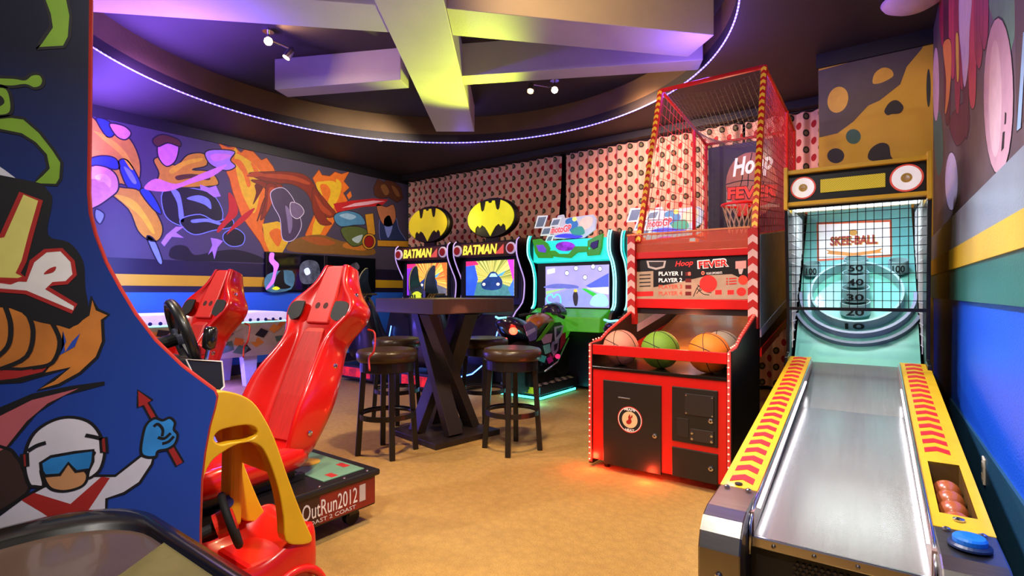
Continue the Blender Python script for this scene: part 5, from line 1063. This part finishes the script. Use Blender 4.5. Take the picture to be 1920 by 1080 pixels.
def hero(cx, lab, first):
    t = thing('driving_machine', lab, 'arcade game', (cx, 6.2, 0), 0, 'driving machines with yellow oval signs')
    S_ = spline([(-.35, .05), (-.35, .6), (-.25, .95), (-.02, 1.15), (.03, 1.35), (.02, 1.5), (-.08, 1.68), (-.16, 1.85), (-.16, 2.02), (-.10, 2.08)], 3, False)
    for x in (-.62, .58):
        b = MB(); b.prism([(x, y, z) for y, z in S_+[(1.2, 2.08), (1.2, .05)]], (.04, 0, 0)); sp = b.build('side_panel', BLACK, t)
        b = MB(); b.tube([(x+.02, y-.004, z) for y, z in S_], .010, 6); b.build('edge_trim', mat('#b89ae0', .3, emit=.7), sp, smooth=True)
        b = MB(); b.lathe([(.085, 0), (.085, .02), (.07, .025)], (x+.02-(.09 if x < 0 else -.09)*-1, -.165, 1.93), (0, -1, 0), 28); sk_ = b.build('speaker_rim', mat('#d9c4e6', .3, emit=.2), t)
        b = MB(); b.lathe([(.062, .018), (.062, .027), (.03, .03)], (x+.02-(.09 if x < 0 else -.09)*-1, -.165, 1.93), (0, -1, 0), 24); b.build('speaker_cone', mat('#b02018', .4), sk_)
    b = MB(); b.box((-.58, -.02, 1.12), (.58, 1.2, 2.06)); b.build('cabinet_body', BLACK, t)
    b = MB(); b.prism([(-.58, -.15, 1.83), (-.58, -.14, 2.05), (-.58, .1, 2.07), (-.58, .1, 1.82)], (1.16, 0, 0)); mq = b.build('marquee', mat('#140f10', .35), t)
    b = MB(); b.prism([(-.46, -.153, 1.845), (-.46, -.145, 2.03), (-.46, -.14, 2.03), (-.46, -.14, 1.845)], (.92, 0, 0)); b.build('marquee_face', mat('#4a241a', .35, emit=.3, var=.5, scale=8), mq)
    b = MB(); b.prism([(.20, -.154, 1.86), (.36, -.154, 2.0), (.36, -.154, 1.86)], (0, .004, 0)); b.build('marquee_flash', mat('#d0504a', .3, emit=.5), mq)
    letters3('BATMAN', Vector((cx-.42, 6.2-.156, 1.865)), Vector((.66, 0, 0)), (0, -1, .04), .145, mat('#e8d84a', .4, emit=.7), mq, shear=.15, bold=.025, ext=.004)
    b = MB(); b.box((-.52, -.03, 1.22), (.52, -.02, 1.80)); bz = b.build('screen_bezel', INK, t)
    b = MB(); b.box((-.46, -.034, 1.25), (.46, -.03, 1.775)); sc_ = b.build('screen', radial(('#d88a2a', '#f2d060', '#c0502a', '#e8b048') if first else ('#b8b048', '#e8dc80', '#7a8a3a', '#d8c860'), 5, .05, 1.5, .9), t)
    def scr(n, pts, m, l): b = MB(); b.face([(x, -.034-.0008*l, z) for x, z in pts]); b.build('print_'+n, m, sc_)
    scr('road', [(-.46, 1.25), (.46, 1.25), (.46, 1.36), (.12, 1.46), (-.2, 1.45), (-.46, 1.40)], mat('#6a6a78' if first else '#4f8f92', .3, emit=.6, var=.3), 1)
    scr('glow', [(-.46, 1.25), (-.30, 1.25), (-.22, 1.5), (-.30, 1.775), (-.46, 1.775)], mat('#7a2ad8' if first else '#2a50f0', .3, emit=1.1, var=.4, scale=4), 2)
    scr('glow', [(.46, 1.40), (.42, 1.55), (.34, 1.775), (.46, 1.775)], mat('#e06a2a' if first else '#d83ac8', .3, emit=1.0), 2)
    scr('glow', [(-.46, 1.70), (-.20, 1.72), (-.26, 1.775), (-.46, 1.775)], mat('#d82a6a', .3, emit=1.0), 3)
    if not first: scr('glow', [(.46, 1.25), (.42, 1.25), (.36, 1.35), (.46, 1.5)], mat('#3a6af0', .3, emit=1.1), 3)
    # generic race car on the screen
    CB = mat('#23468c', .3, emit=.5, var=.4, scale=12)
    scr('car', spline([(-.13, 1.36), (-.14, 1.46), (-.05, 1.52), (.03, 1.60), (.12, 1.60), (.2, 1.53), (.25, 1.46), (.22, 1.36), (.05, 1.33)], 3), CB, 4)
    scr('car_window', [(.0, 1.53), (.04, 1.58), (.12, 1.58), (.16, 1.53)], mat('#a8d8f0', .2, emit=.9), 5); scr('car_wing', [(.14, 1.55), (.32, 1.62), (.24, 1.54)], mat('#5ab0e0', .3, emit=.7), 5)
    for x in (-.1, .17): scr('car_lamp', ell(x, 1.42, .03, .022, 14), mat('#f0d8c0', .3, emit=1.4), 6)
    # oval sign
    oz, a_, b_ = 2.42, .475, .30
    b = MB(); b.loft([[(a_*s*cos(2*pi*k/48), y, oz+b_*s*sin(2*pi*k/48)) for k in range(48)] for s, y in ((.96, .0), (1, .02), (1, .10), (.96, .12))]); sg = b.build('oval_sign', mat('#120f08', .4), t)
    b = MB(); b.box((-.12, .03, 2.05), (.12, .09, 2.14)); b.build('sign_mount', BLACK, sg)
    rim = [(a_*.93*cos(tt), b_*.93*sin(tt)) for tt in [1.08-k*(1.08+1.02)/16 for k in range(17)]]
    rim = [(a_*.93*cos(tt), b_*.93*sin(tt)) for tt in [1.10-k*(1.10+.83)/16 for k in range(17)]]
    half = [(0, .222), (.028, .222), (.042, .252), (.085, .25), (.095, .20), (.115, .125), (.15, .10), (.18, .13), (.192, .2)] + rim + [(.288, -.14), (.245, -.10), (.20, -.14), (.16, -.10), (.10, -.135), (.05, -.2), (0, -.275)]
    pts = half + [(-x, z) for x, z in reversed(half[1:-1])]
    b = MB(); b.prism([(x, -.004, oz+z) for x, z in pts], (0, -.012, 0)); b.build('bat_emblem', mat('#c9c21c' if not first else '#c4ac1c', .4, emit=.35 if first else .6, var=.08, scale=4), sg)
    # console, seat with fins
    b = MB(); b.prism([(-.58, -.40, .05), (-.58, -.40, .62), (-.58, -.30, .98), (-.58, 0, 1.12), (-.58, .1, .05)], (1.16, 0, 0)); cs = b.build('console', mat('#1a1620', .35), t)
    b = MB(); wc = Vector((0, -.36, 1.05)); wn_ = Vector((0, -1, .5)).normalized(); X_, Y_, _ = frame_of(wn_); b.tube([wc+(X_*cos(2*pi*k/28)+Y_*sin(2*pi*k/28))*.15 for k in range(28)], .018, 8, closed=True); sw2 = b.build('steering_wheel', RUBBER, t, smooth=True)
    b = MB(); b.bar(wc-X_*.14, wc+X_*.14, .05, .02, up=wn_); b.build('wheel_spoke', mat('#3a3424', .4), sw2); b = MB(); b.cyl(wc-wn_*.14, wc, .03, 12); b.build('wheel_column', BLACK, sw2)
    b = MB(); b.box((-.40, -1.45, .05), (.40, -.30, .26)); pf = b.build('floor_pan', mat('#131118', .4), t, bevel=.02)
    for s_ in (-1, 1):
        b = MB(); b.tube([(s_*.41, -1.42, .20), (s_*.41, -.9, .22), (s_*.42, -.5, .40), (s_*.44, -.40, .75)], .008, 6); b.build('neon_line', mat('#4a7aff', .3, emit=6.0), pf, smooth=True)
    b = MB(); b.box((-.34, -1.456, .09), (.34, -1.45, .22)); b.build('rear_panel', mat('#c01c14', .35, emit=.5, var=.7, scale=12), pf)
    rows = []
    for z, y0, y1, w_ in ((.26, -1.35, -.75, .30), (.45, -1.38, -.80, .33), (.50, -1.38, -1.0, .33), (.8, -1.42, -1.16, .31), (1.1, -1.46, -1.26, .28), (1.24, -1.47, -1.32, .22), (1.28, -1.46, -1.36, .12)):
        rows.append([(-w_, y0+.05, z), (-w_*.8, y0, z), (w_*.8, y0, z), (w_, y0+.05, z), (w_, y1-.02, z), (w_*.7, y1+.02, z), (-w_*.7, y1+.02, z), (-w_, y1-.02, z)])
    b = MB(); b.loft(rows); se = b.build('seat', mat('#17141a', .3, coat=.3), t, smooth=True, sub=1)
    for s_ in (-1, 1):
        q = [(-1.47, 1.18), (-1.50, 1.40), (-1.46, 1.56), (-1.36, 1.64), (-1.34, 1.45), (-1.26, 1.24)]
        b = MB(); b.prism([(s_*.12-.02+s_*(z-1.2)*.10, y, z) for y, z in spline(q, 3)], (.04, 0, 0)); fn = b.build('fin', mat('#1a171c', .25, coat=.4), se)
        b = MB(); b.tube([(s_*.12+s_*(z-1.2)*.10, y, z) for y, z in spline(q, 3, False)], .009, 6); b.build('fin_edge', mat('#a89a6a', .3, emit=.25), fn, smooth=True)
    b = MB(); b.lathe([(.10, -.0), (.10, .03), (.07, .05)], (-.06, -1.46, 1.21), (0, -1, .5), 24); hb = b.build('seat_emblem', mat('#c9d83a', .3, emit=.6), se)
    for x in (-.04, .0, .04): b = MB(); b.box((-.06+x-.008, -1.525, 1.22), (-.06+x+.008, -1.515, 1.27)); b.build('emblem_notch', INK, hb)
    for k in range(4): b = MB(); b.tube([(.10+k*.045, -1.50, 1.16), (.12+k*.045, -1.44, 1.27), (.16+k*.045, -1.30, 1.27)], .016, 8); b.build('exhaust_rib', mat('#6a5a34', .3, .7), se, smooth=True)
    return t
hero(BX, 'black driving machine with brighter yellow bat sign, next to the motorbike games', False)
hero(-6.30, 'black driving machine with dimmer yellow bat sign in the corner by the mural', True)
lamp('added_sign_glow', 'SPOT', (-4.6, 5.9, 2.7), 380, (.8, 1, .05), (-4.1, 4.25, 3.74), .12, 62, .9)  # lime spot added by the signs to tint the ceiling beams
lamp('added_sign_glow', 'POINT', (-5.6, 5.95, 2.45), 7, (1, .9, .2), size=.2)

# ------------------------------------------------------------------ motorbike racing machines
mg = thing('motorbike_game', 'motorbike racing machine with green header and green bike', 'arcade game', (-3.55, 6.2, 0), 0, 'motorbike racing machines')
MX = -3.55; PM = PY(6.12)
S_ = spline([(-.10, .05), (-.10, .5), (-.16, .95), (-.02, 1.12), (.0, 1.3), (.0, 1.5), (-.06, 1.68), (-.16, 1.82), (-.16, 2.0), (-.12, 2.08)], 3, False)
NEO = mat('#8feaf4', .3, emit=1.3); TLC = mat('#23c9c0', .3, emit=.8)
for x in (-.63, .59):
    b = MB(); b.prism([(x, y, z) for y, z in S_+[(1.2, 2.05), (1.2, .05)]], (.04, 0, 0)); sp = b.build('side_panel', mat('#14131c', .35), mg)
    for dx in (.004, .036): b = MB(); b.tube([(x+dx, y-.010, z) for y, z in S_[8:]], .011, 6); b.build('neon_tube', NEO if (x > 0) == (dx > .02) or x > 0 else TLC, sp, smooth=True)
b = MB(); b.box((-.59, .02, .05), (.59, 1.2, 2.0)); b.build('cabinet_body', mat('#1b1526', .35), mg)
b = MB(); b.prism([(-.59, -.08, 1.72), (-.59, -.08, 2.0), (-.59, .06, 2.02), (-.59, .06, 1.70)], (1.18, 0, 0)); hd = b.build('header', TLC, mg)
def ho(n, pts, m, l=1, sm=False, out=None): return art('print_'+n, pts, m, hd, PM, l, sm, out, .012, step=.002)
GR = mat('#3f9a1c', .35, emit=.35); PUR = mat('#6a4ac8', .35, emit=.5)
PM = PY(6.119)
def pod(nm, pts, m, th, l=0): 
    b = MB(); P_ = [PM(u, v, .002+l*.012) for u, v in pts]; b.prism(P_, PM.n*th); return b.build(nm, m, hd, world=True, bevel=.006)
pod('header_pod', [(1001,450),(1015,448),(1028,456),(1033,466),(1030,474),(1038,478),(1038,484),(1012,484),(1006,474)], GR, .04); pod('header_pod', [(1104,452),(1118,444),(1133,438),(1130,466),(1126,478),(1104,480),(1102,472),(1110,466),(1104,462)], GR, .04)
pod('pod_window', [(1007,460),(1020,459),(1026,468),(1024,474),(1012,472)], PUR, .03, 2); pod('pod_window', [(1110,455),(1124,450),(1122,464),(1114,468),(1108,462)], mat('#2c2450', .3, emit=.2), .03, 2)
pod('header_band', [(1028,470),(1042,470),(1050,476),(1068,476),(1080,462),(1104,462),(1104,472),(1084,474),(1072,484),(1044,482),(1028,478)], GR, .03); pod('header_badge', ell(1061, 462, 18, 9, 20), mat('#7a2ab0', .3, emit=.7, var=.7, scale=14), .025, 0)
b = MB(); b.box((-.55, -.03, 1.05), (.55, .02, 1.70)); bz = b.build('screen_bezel', INK, mg)
PSc = PY(6.2-.034)
b = MB(); q = [PSc(1023, 497), PSc(1142, 497), PSc(1142, 577), PSc(1023, 577)]; xs = [p.x for p in q]; b.box((min(q[0].x, q[3].x), 6.166, 1.10), (q[1].x, 6.17, 1.655)); sn = b.build('screen', mat('#9a94d0', .2, emit=.9, var=.15, scale=4), mg, world=True)
def mo_(n, pts, m, l=1, sm=False, out=None, ow=.008): return art('print_'+n, pts, m, sn, PSc, l+1, sm, out, ow, step=.001)
E_ = lambda c, e=1.0: mat(c, .3, emit=e)
mo_('hills', [(1024,536),(1045,532),(1080,535),(1080,541),(1024,540)], E_('#5a62b0'), 1, True)
mo_('road', [(1070,541),(1088,540),(1140,566),(1140,576),(1022,576),(1022,558)], E_('#8088c8'), 2); mo_('verge', [(1024,546),(1062,540),(1024,552)], E_('#8fc07a'), 2)
mo_('verge', [(1090,541),(1098,541),(1130,556),(1140,566),(1118,560)], E_('#2fae3a'), 3); mo_('stand', [(1098,536),(1141,512),(1141,545),(1110,541)], E_('#4a5ac0'), 2); mo_('stand', [(1100,540),(1141,538),(1141,552),(1120,548)], E_('#d8dcf0'), 3)
for u, v in ((1063, 512), (1080, 503), (1112, 500), (1125, 504), (1097, 520)): mo_('gauge', ell(u, v, 4, 4.5, 14), E_('#f4f4ff', 1.3), 4, False, mat('#2a2a80', .4))
mo_('lap_box', [(1026,506),(1040,503),(1040,511),(1026,514)], E_('#e8e8ff', 1.2), 4); mo_('speed_dial', [(1108,572),(1112,556),(1126,550),(1138,558),(1138,574)], E_('#8fd8c0', 1.0), 4, True)
line('print_track_map', [(1026,556),(1034,552),(1038,558),(1044,552),(1050,556),(1050,570),(1032,568),(1026,564)], .02, E_('#5ac0f0', 1.2), sn, PSc, 5, closed=True, step=.001)
mo_('rider', [(1074,556),(1077,546),(1081,546),(1084,556),(1082,572),(1077,572)], E_('#3a3440', .5), 5, True); mo_('rider_helmet', ell(1079, 545, 3.5, 3, 12), E_('#d8b040'), 6)
# lit sign above the header
b = MB(); PSg = PY(6.24); q = [PSg(u, v) for u, v in [(1040,420),(1046,404),(1056,402),(1058,409),(1112,402),(1118,410),(1116,430),(1095,446),(1038,448)]]; b.prism(q, (0, .03, 0)); sg = b.build('sign_plate', mat('#c9ccd4', .35, emit=.3, var=.12, scale=6), mg, world=True, bevel=.004)
b = MB(); q = [PSg(1060, 446), PSg(1100, 444)]; b.box((q[0].x, 6.25, 2.0), (q[1].x, 6.27, q[0].z+.1)); b.build('sign_mount', BLACK, sg, world=True)
for pts in ([(1003,427),(1009,406),(1026,405),(1019,426)], [(1032,424),(1037,411),(1052,409),(1047,423)], [(1014,441),(1019,427),(1034,426),(1030,440)], [(1023,453),(1028,442),(1038,441),(1034,453)]):
    b = MB(); q = [PSg(u, v, .012) for u, v in pts]; b.prism(q, (0, .03, 0)); f = b.build('flag_square', mat('#6f8090', .35, emit=.25), sg, world=True)
    b = MB(); b.ribbon([PSg(u, v, .0145) for u, v in pts], .03, PSg.n); b.build('flag_border', mat('#e6ecec', .35, emit=.3), f, world=True)
def sg_(n, pts, m, l): return art('print_'+n, pts, m, sg, PSg, l, True, None, step=.002)
sg_('racer', [(1060,414),(1074,408),(1084,420),(1076,436),(1066,430)], E_('#2a6a9a', .6), 1); sg_('racer', [(1086,416),(1100,406),(1112,410),(1106,426),(1092,430)], E_('#c8b090', .7), 1); sg_('racer', [(1070,432),(1090,424),(1096,438),(1078,442)], E_('#2f8a6a', .6), 2); sg_('helmet', ell(1077, 411, 4, 4, 14), E_('#e0d84a', .9), 3); sg_('strip', [(1040,444),(1060,438),(1092,442),(1080,447)], E_('#3a3ac8', .7), 2)
letters('motoGP', (1032, 438), (1071, 434), 13, mat('#e0343a', .4, emit=.8), sg, PSg, 4, shear=.2, bold=.02, step=.002, ext=.002)
letters('motoGP', (1031, 439.5), (1072, 435), 16, mat('#f0ecec', .4, emit=.3), sg, PSg, 3, shear=.2, bold=.06, step=.002)
# console, platform
b = MB(); b.prism([(-.56, -.34, .80), (-.56, -.30, .98), (-.56, -.04, 1.08), (-.56, .1, 1.08), (-.56, .1, .80)], (1.12, 0, 0)); b.build('console', GR, mg, bevel=.01)
def checker(c1, c2, s):
    m = bpy.data.materials.new('checker_deck'); m.use_nodes = True; nt = m.node_tree; bs = nt.nodes['Principled BSDF']; tc = nt.nodes.new('ShaderNodeTexCoord'); ck = nt.nodes.new('ShaderNodeTexChecker')
    ck.inputs['Scale'].default_value = s; ck.inputs['Color1'].default_value = lin(c1); ck.inputs['Color2'].default_value = lin(c2); nt.links.new(tc.outputs['Object'], ck.inputs['Vector']); nt.links.new(ck.outputs['Color'], bs.inputs['Base Color']); bs.inputs['Roughness'].default_value = .4
    return m
b = MB(); b.box((-.52, -.93, .06), (.08, .0, .17)); pf = b.build('platform', mat('#15131c', .4), mg, bevel=.008)
b = MB(); b.box((-.49, -.91, .17), (.05, -.02, .174)); b.build('platform_deck', checker('#1a1620', '#c9b6a8', 13), pf)
b = MB(); b.box((-.36, -.934, .075), (.02, -.93, .155)); wl = b.build('warning_label', mat('#c9a81c', .45), pf); b = MB(); b.box((-.25, -.936, .085), (-.09, -.934, .145)); b.build('label_field', INK, wl)
for k in range(2): b = MB(); b.box((-.235, -.9375, .094+k*.026), (-.105, -.936, .108+k*.026)); b.build('label_line', mat('#d8cfc0', .5), wl)
b = MB(); b.box((-.50, -.945, .02), (.09, -.935, .045)); b.build('glow_strip', mat('#3adfe0', .3, emit=4.0), pf)
b = MB(); b.box((.085, -.93, .02), (.095, -.1, .045)); b.build('glow_strip', mat('#3adfe0', .3, emit=4.0), pf)
for x in (-.45, .0):
    for y in (-.85, -.1): b = MB(); b.cyl((x, y, 0), (x, y, .06), .03); b.build('platform_foot', BLACK, pf)
# the bike
DKN = mat('#1a1430', .22, coat=.5); BX_ = -.14
def lo(rows, nm, m, par, sub=1):
    b = MB(); R_ = []
    for y, z, w_, h_ in rows: R_.append([(BX_+w_*cos(2*pi*k/10), y, z+h_*sin(2*pi*k/10)) for k in range(10)])
    b.loft(R_); return b.build(nm, m, par, smooth=True, sub=sub)
bf = lo([(-1.40, .96, .06, .03), (-1.34, .94, .17, .09), (-1.20, .90, .22, .13), (-1.02, .84, .20, .13), (-.86, .80, .14, .10), (-.80, .80, .06, .05)], 'tail_cowl', DKN, mg)
b = MB(); b.sphere((BX_+.14, -1.36, .86), .055, 16, sc=(1, .6, .8)); b.build('tail_lamp', mat('#ff2a1a', .3, emit=12.0), bf, smooth=True)
b = MB(); b.tube([(BX_-.16, -1.30, 1.01), (BX_-.06, -1.38, 1.00), (BX_+.04, -1.36, 1.01)], .012, 6); b.build('cowl_highlight', mat('#6fd8f0', .3, emit=1.6), bf, smooth=True)  # cyan highlight on the glossy cowl, built as a glowing tube
tk = lo([(-.86, .86, .08, .06), (-.76, .90, .15, .11), (-.58, .93, .17, .13), (-.42, .92, .13, .10), (-.36, .90, .06, .05)], 'fuel_tank', mat('#a8581c', .3, coat=.4), mg)
fa = lo([(-.50, .78, .10, .16), (-.40, .80, .22, .26), (-.26, .84, .25, .27), (-.10, .86, .20, .20), (.0, .86, .08, .08)], 'front_fairing', GR, mg)
b = MB(); b.loft([[(BX_+w_*cos(t), y, z+h_*sin(t)) for t in [pi*k/8 for k in range(9)]] for y, z, w_, h_ in ((-.42, 1.0, .10, .04), (-.34, 1.02, .16, .13), (-.22, 1.0, .17, .17), (-.10, .98, .12, .12))], closed=False, caps=False); b.build('windscreen', mat('#2a2036', .1, coat=.6), fa, smooth=True, solid=.006)
for s_ in (-1, 1):
    SFP = PX(MX+BX_+.19)
    SH = [([(1000,668),(990,640),(1004,622),(1020,606),(1050,604),(1060,620),(1056,650),(1044,672),(1024,682)], '#1c1622', 0), ([(980,610),(992,602),(1006,612),(1004,636),(992,640)], '#6a5a98', 1), ([(984,622),(1000,614),(1002,620),(986,630)], '#b8a8d8', 2),
          ([(1002,640),(1029,603),(1037,604),(1011,637)], '#58a01c', 3), ([(1011,633),(1021,627),(1033,625),(1031,641),(1017,645)], '#c090a8', 2), ([(1037,613),(1055,609),(1051,627),(1039,646)], '#b8b0cc', 2), ([(1041,616),(1050,613),(1047,624),(1040,632)], '#3a2f52', 3),
          ([(1033,642),(1046,634),(1044,656),(1036,668),(1030,656)], '#8a7aa0', 2), ([(1036,646),(1042,643),(1040,654),(1036,658)], '#2a2036', 3), ([(1016,648),(1028,644),(1030,660),(1020,664)], '#7ab8b0', 2), ([(1050,628),(1058,622),(1058,640),(1048,656)], '#a8283a', 2), ([(1008,664),(1022,668),(1018,680),(1008,676)], '#4ab8b4', 2), ([(1022,672),(1030,668),(1034,676),(1026,682)], '#d82a9a', 3)]
    for pts, c_, l_ in SH:
        P_ = [inv(mg) @ SFP(u, v) for u, v in pts]; b = MB(); b.prism([(BX_+s_*(.19+.007*l_), p.y, p.z) for p in P_], (s_*.008, 0, 0)); b.build('fairing_panel', mat(c_, .3, coat=.3, var=.15), mg)
    b = MB(); b.tube([(BX_+s_*.20, -.80, .34), (BX_+s_*.20, -.5, .42), (BX_+s_*.19, -.2, .70)], .012, 6); b.build('frame_tube', mat('#c9c4d8', .25, .8), mg, smooth=True)
    b = MB(); b.tube([(BX_+s_*.06, -.40, 1.02), (BX_+s_*.20, -.50, 1.02), (BX_+s_*.30, -.56, 1.0)], .014, 8); hbr = b.build('handlebar', BLACK, mg, smooth=True); b = MB(); b.cyl((BX_+s_*.24, -.525, 1.012), (BX_+s_*.34, -.58, .99), .022, 12); b.build('grip', RUBBER, hbr)
    b = MB(); b.lathe([(.015, 0), (.03, .02), (.028, .05)], (BX_+s_*.21, -.66+.1*s_, .50), (s_, 0, 0), 14); b.build('side_button', mat('#e02a6a' if s_ > 0 else '#e02020', .3, emit=.8), mg, smooth=True)
b = MB(); b.box((BX_-.13, -.84, .30), (BX_+.13, -.30, .74)); en = b.build('engine', mat('#17131a', .35, .5, var=.5, scale=20), mg, bevel=.03)
for k in range(5): b = MB(); b.box((BX_-.145, -.78+k*.09, .40), (BX_+.145, -.75+k*.09, .66)); b.build('cooling_fin', mat('#5a5468', .3, .8), en)
for y, r_, nm in ((-1.02, .31, 'rear_wheel'), (-.12, .28, 'front_wheel')):
    b = MB(); b.lathe([(r_*.62, -.05), (r_*.9, -.07), (r_, -.04), (r_, .04), (r_*.9, .07), (r_*.62, .05)], (BX_, y, .40 if r_ > .3 else .45), (1, 0, 0), 36); wl = b.build(nm, RUBBER, mg, smooth=False)
    b = MB(); b.lathe([(.02, -.045), (r_*.60, -.03), (r_*.63, 0), (r_*.60, .03), (.02, .045)], (BX_, y, .40 if r_ > .3 else .45), (1, 0, 0), 30); b.build('wheel_disc', mat('#6a4a2a' if r_ > .3 else '#3a3640', .25, .6), wl, smooth=True)
b = MB(); b.box((BX_-.10, -1.0, .17), (BX_+.10, -.4, .32)); b.build('bike_stand', BLACK, mg)
m2 = dup(mg, (-2.22, 6.36, 0), 0, 'motorbike racing machine partly hidden behind the basketball machine')
def recolor(o, fr, to):
    for c in o.children_recursive:
        if c.type == 'MESH' and fr in c.data.materials[:]:
            c.data = c.data.copy()
            for i, mm in enumerate(c.data.materials): c.data.materials[i] = to if mm == fr else mm
recolor(m2, GR, mat('#e0721a', .35, emit=.35))
lamp('platform_glow', 'POINT', (-3.42, 5.10, .10), 2.2, (.1, .9, .85), size=.05); lamp('platform_glow', 'POINT', (-2.15, 5.15, .10), 2.0, (.2, .8, .9), size=.05); lamp('platform_glow', 'POINT', (-4.45, 4.9, .10), 2.0, (.15, .35, 1), size=.05)
lamp('tail_lamp_glow', 'POINT', (-3.52, 4.78, .86), .8, (1, .1, .05), size=.03)
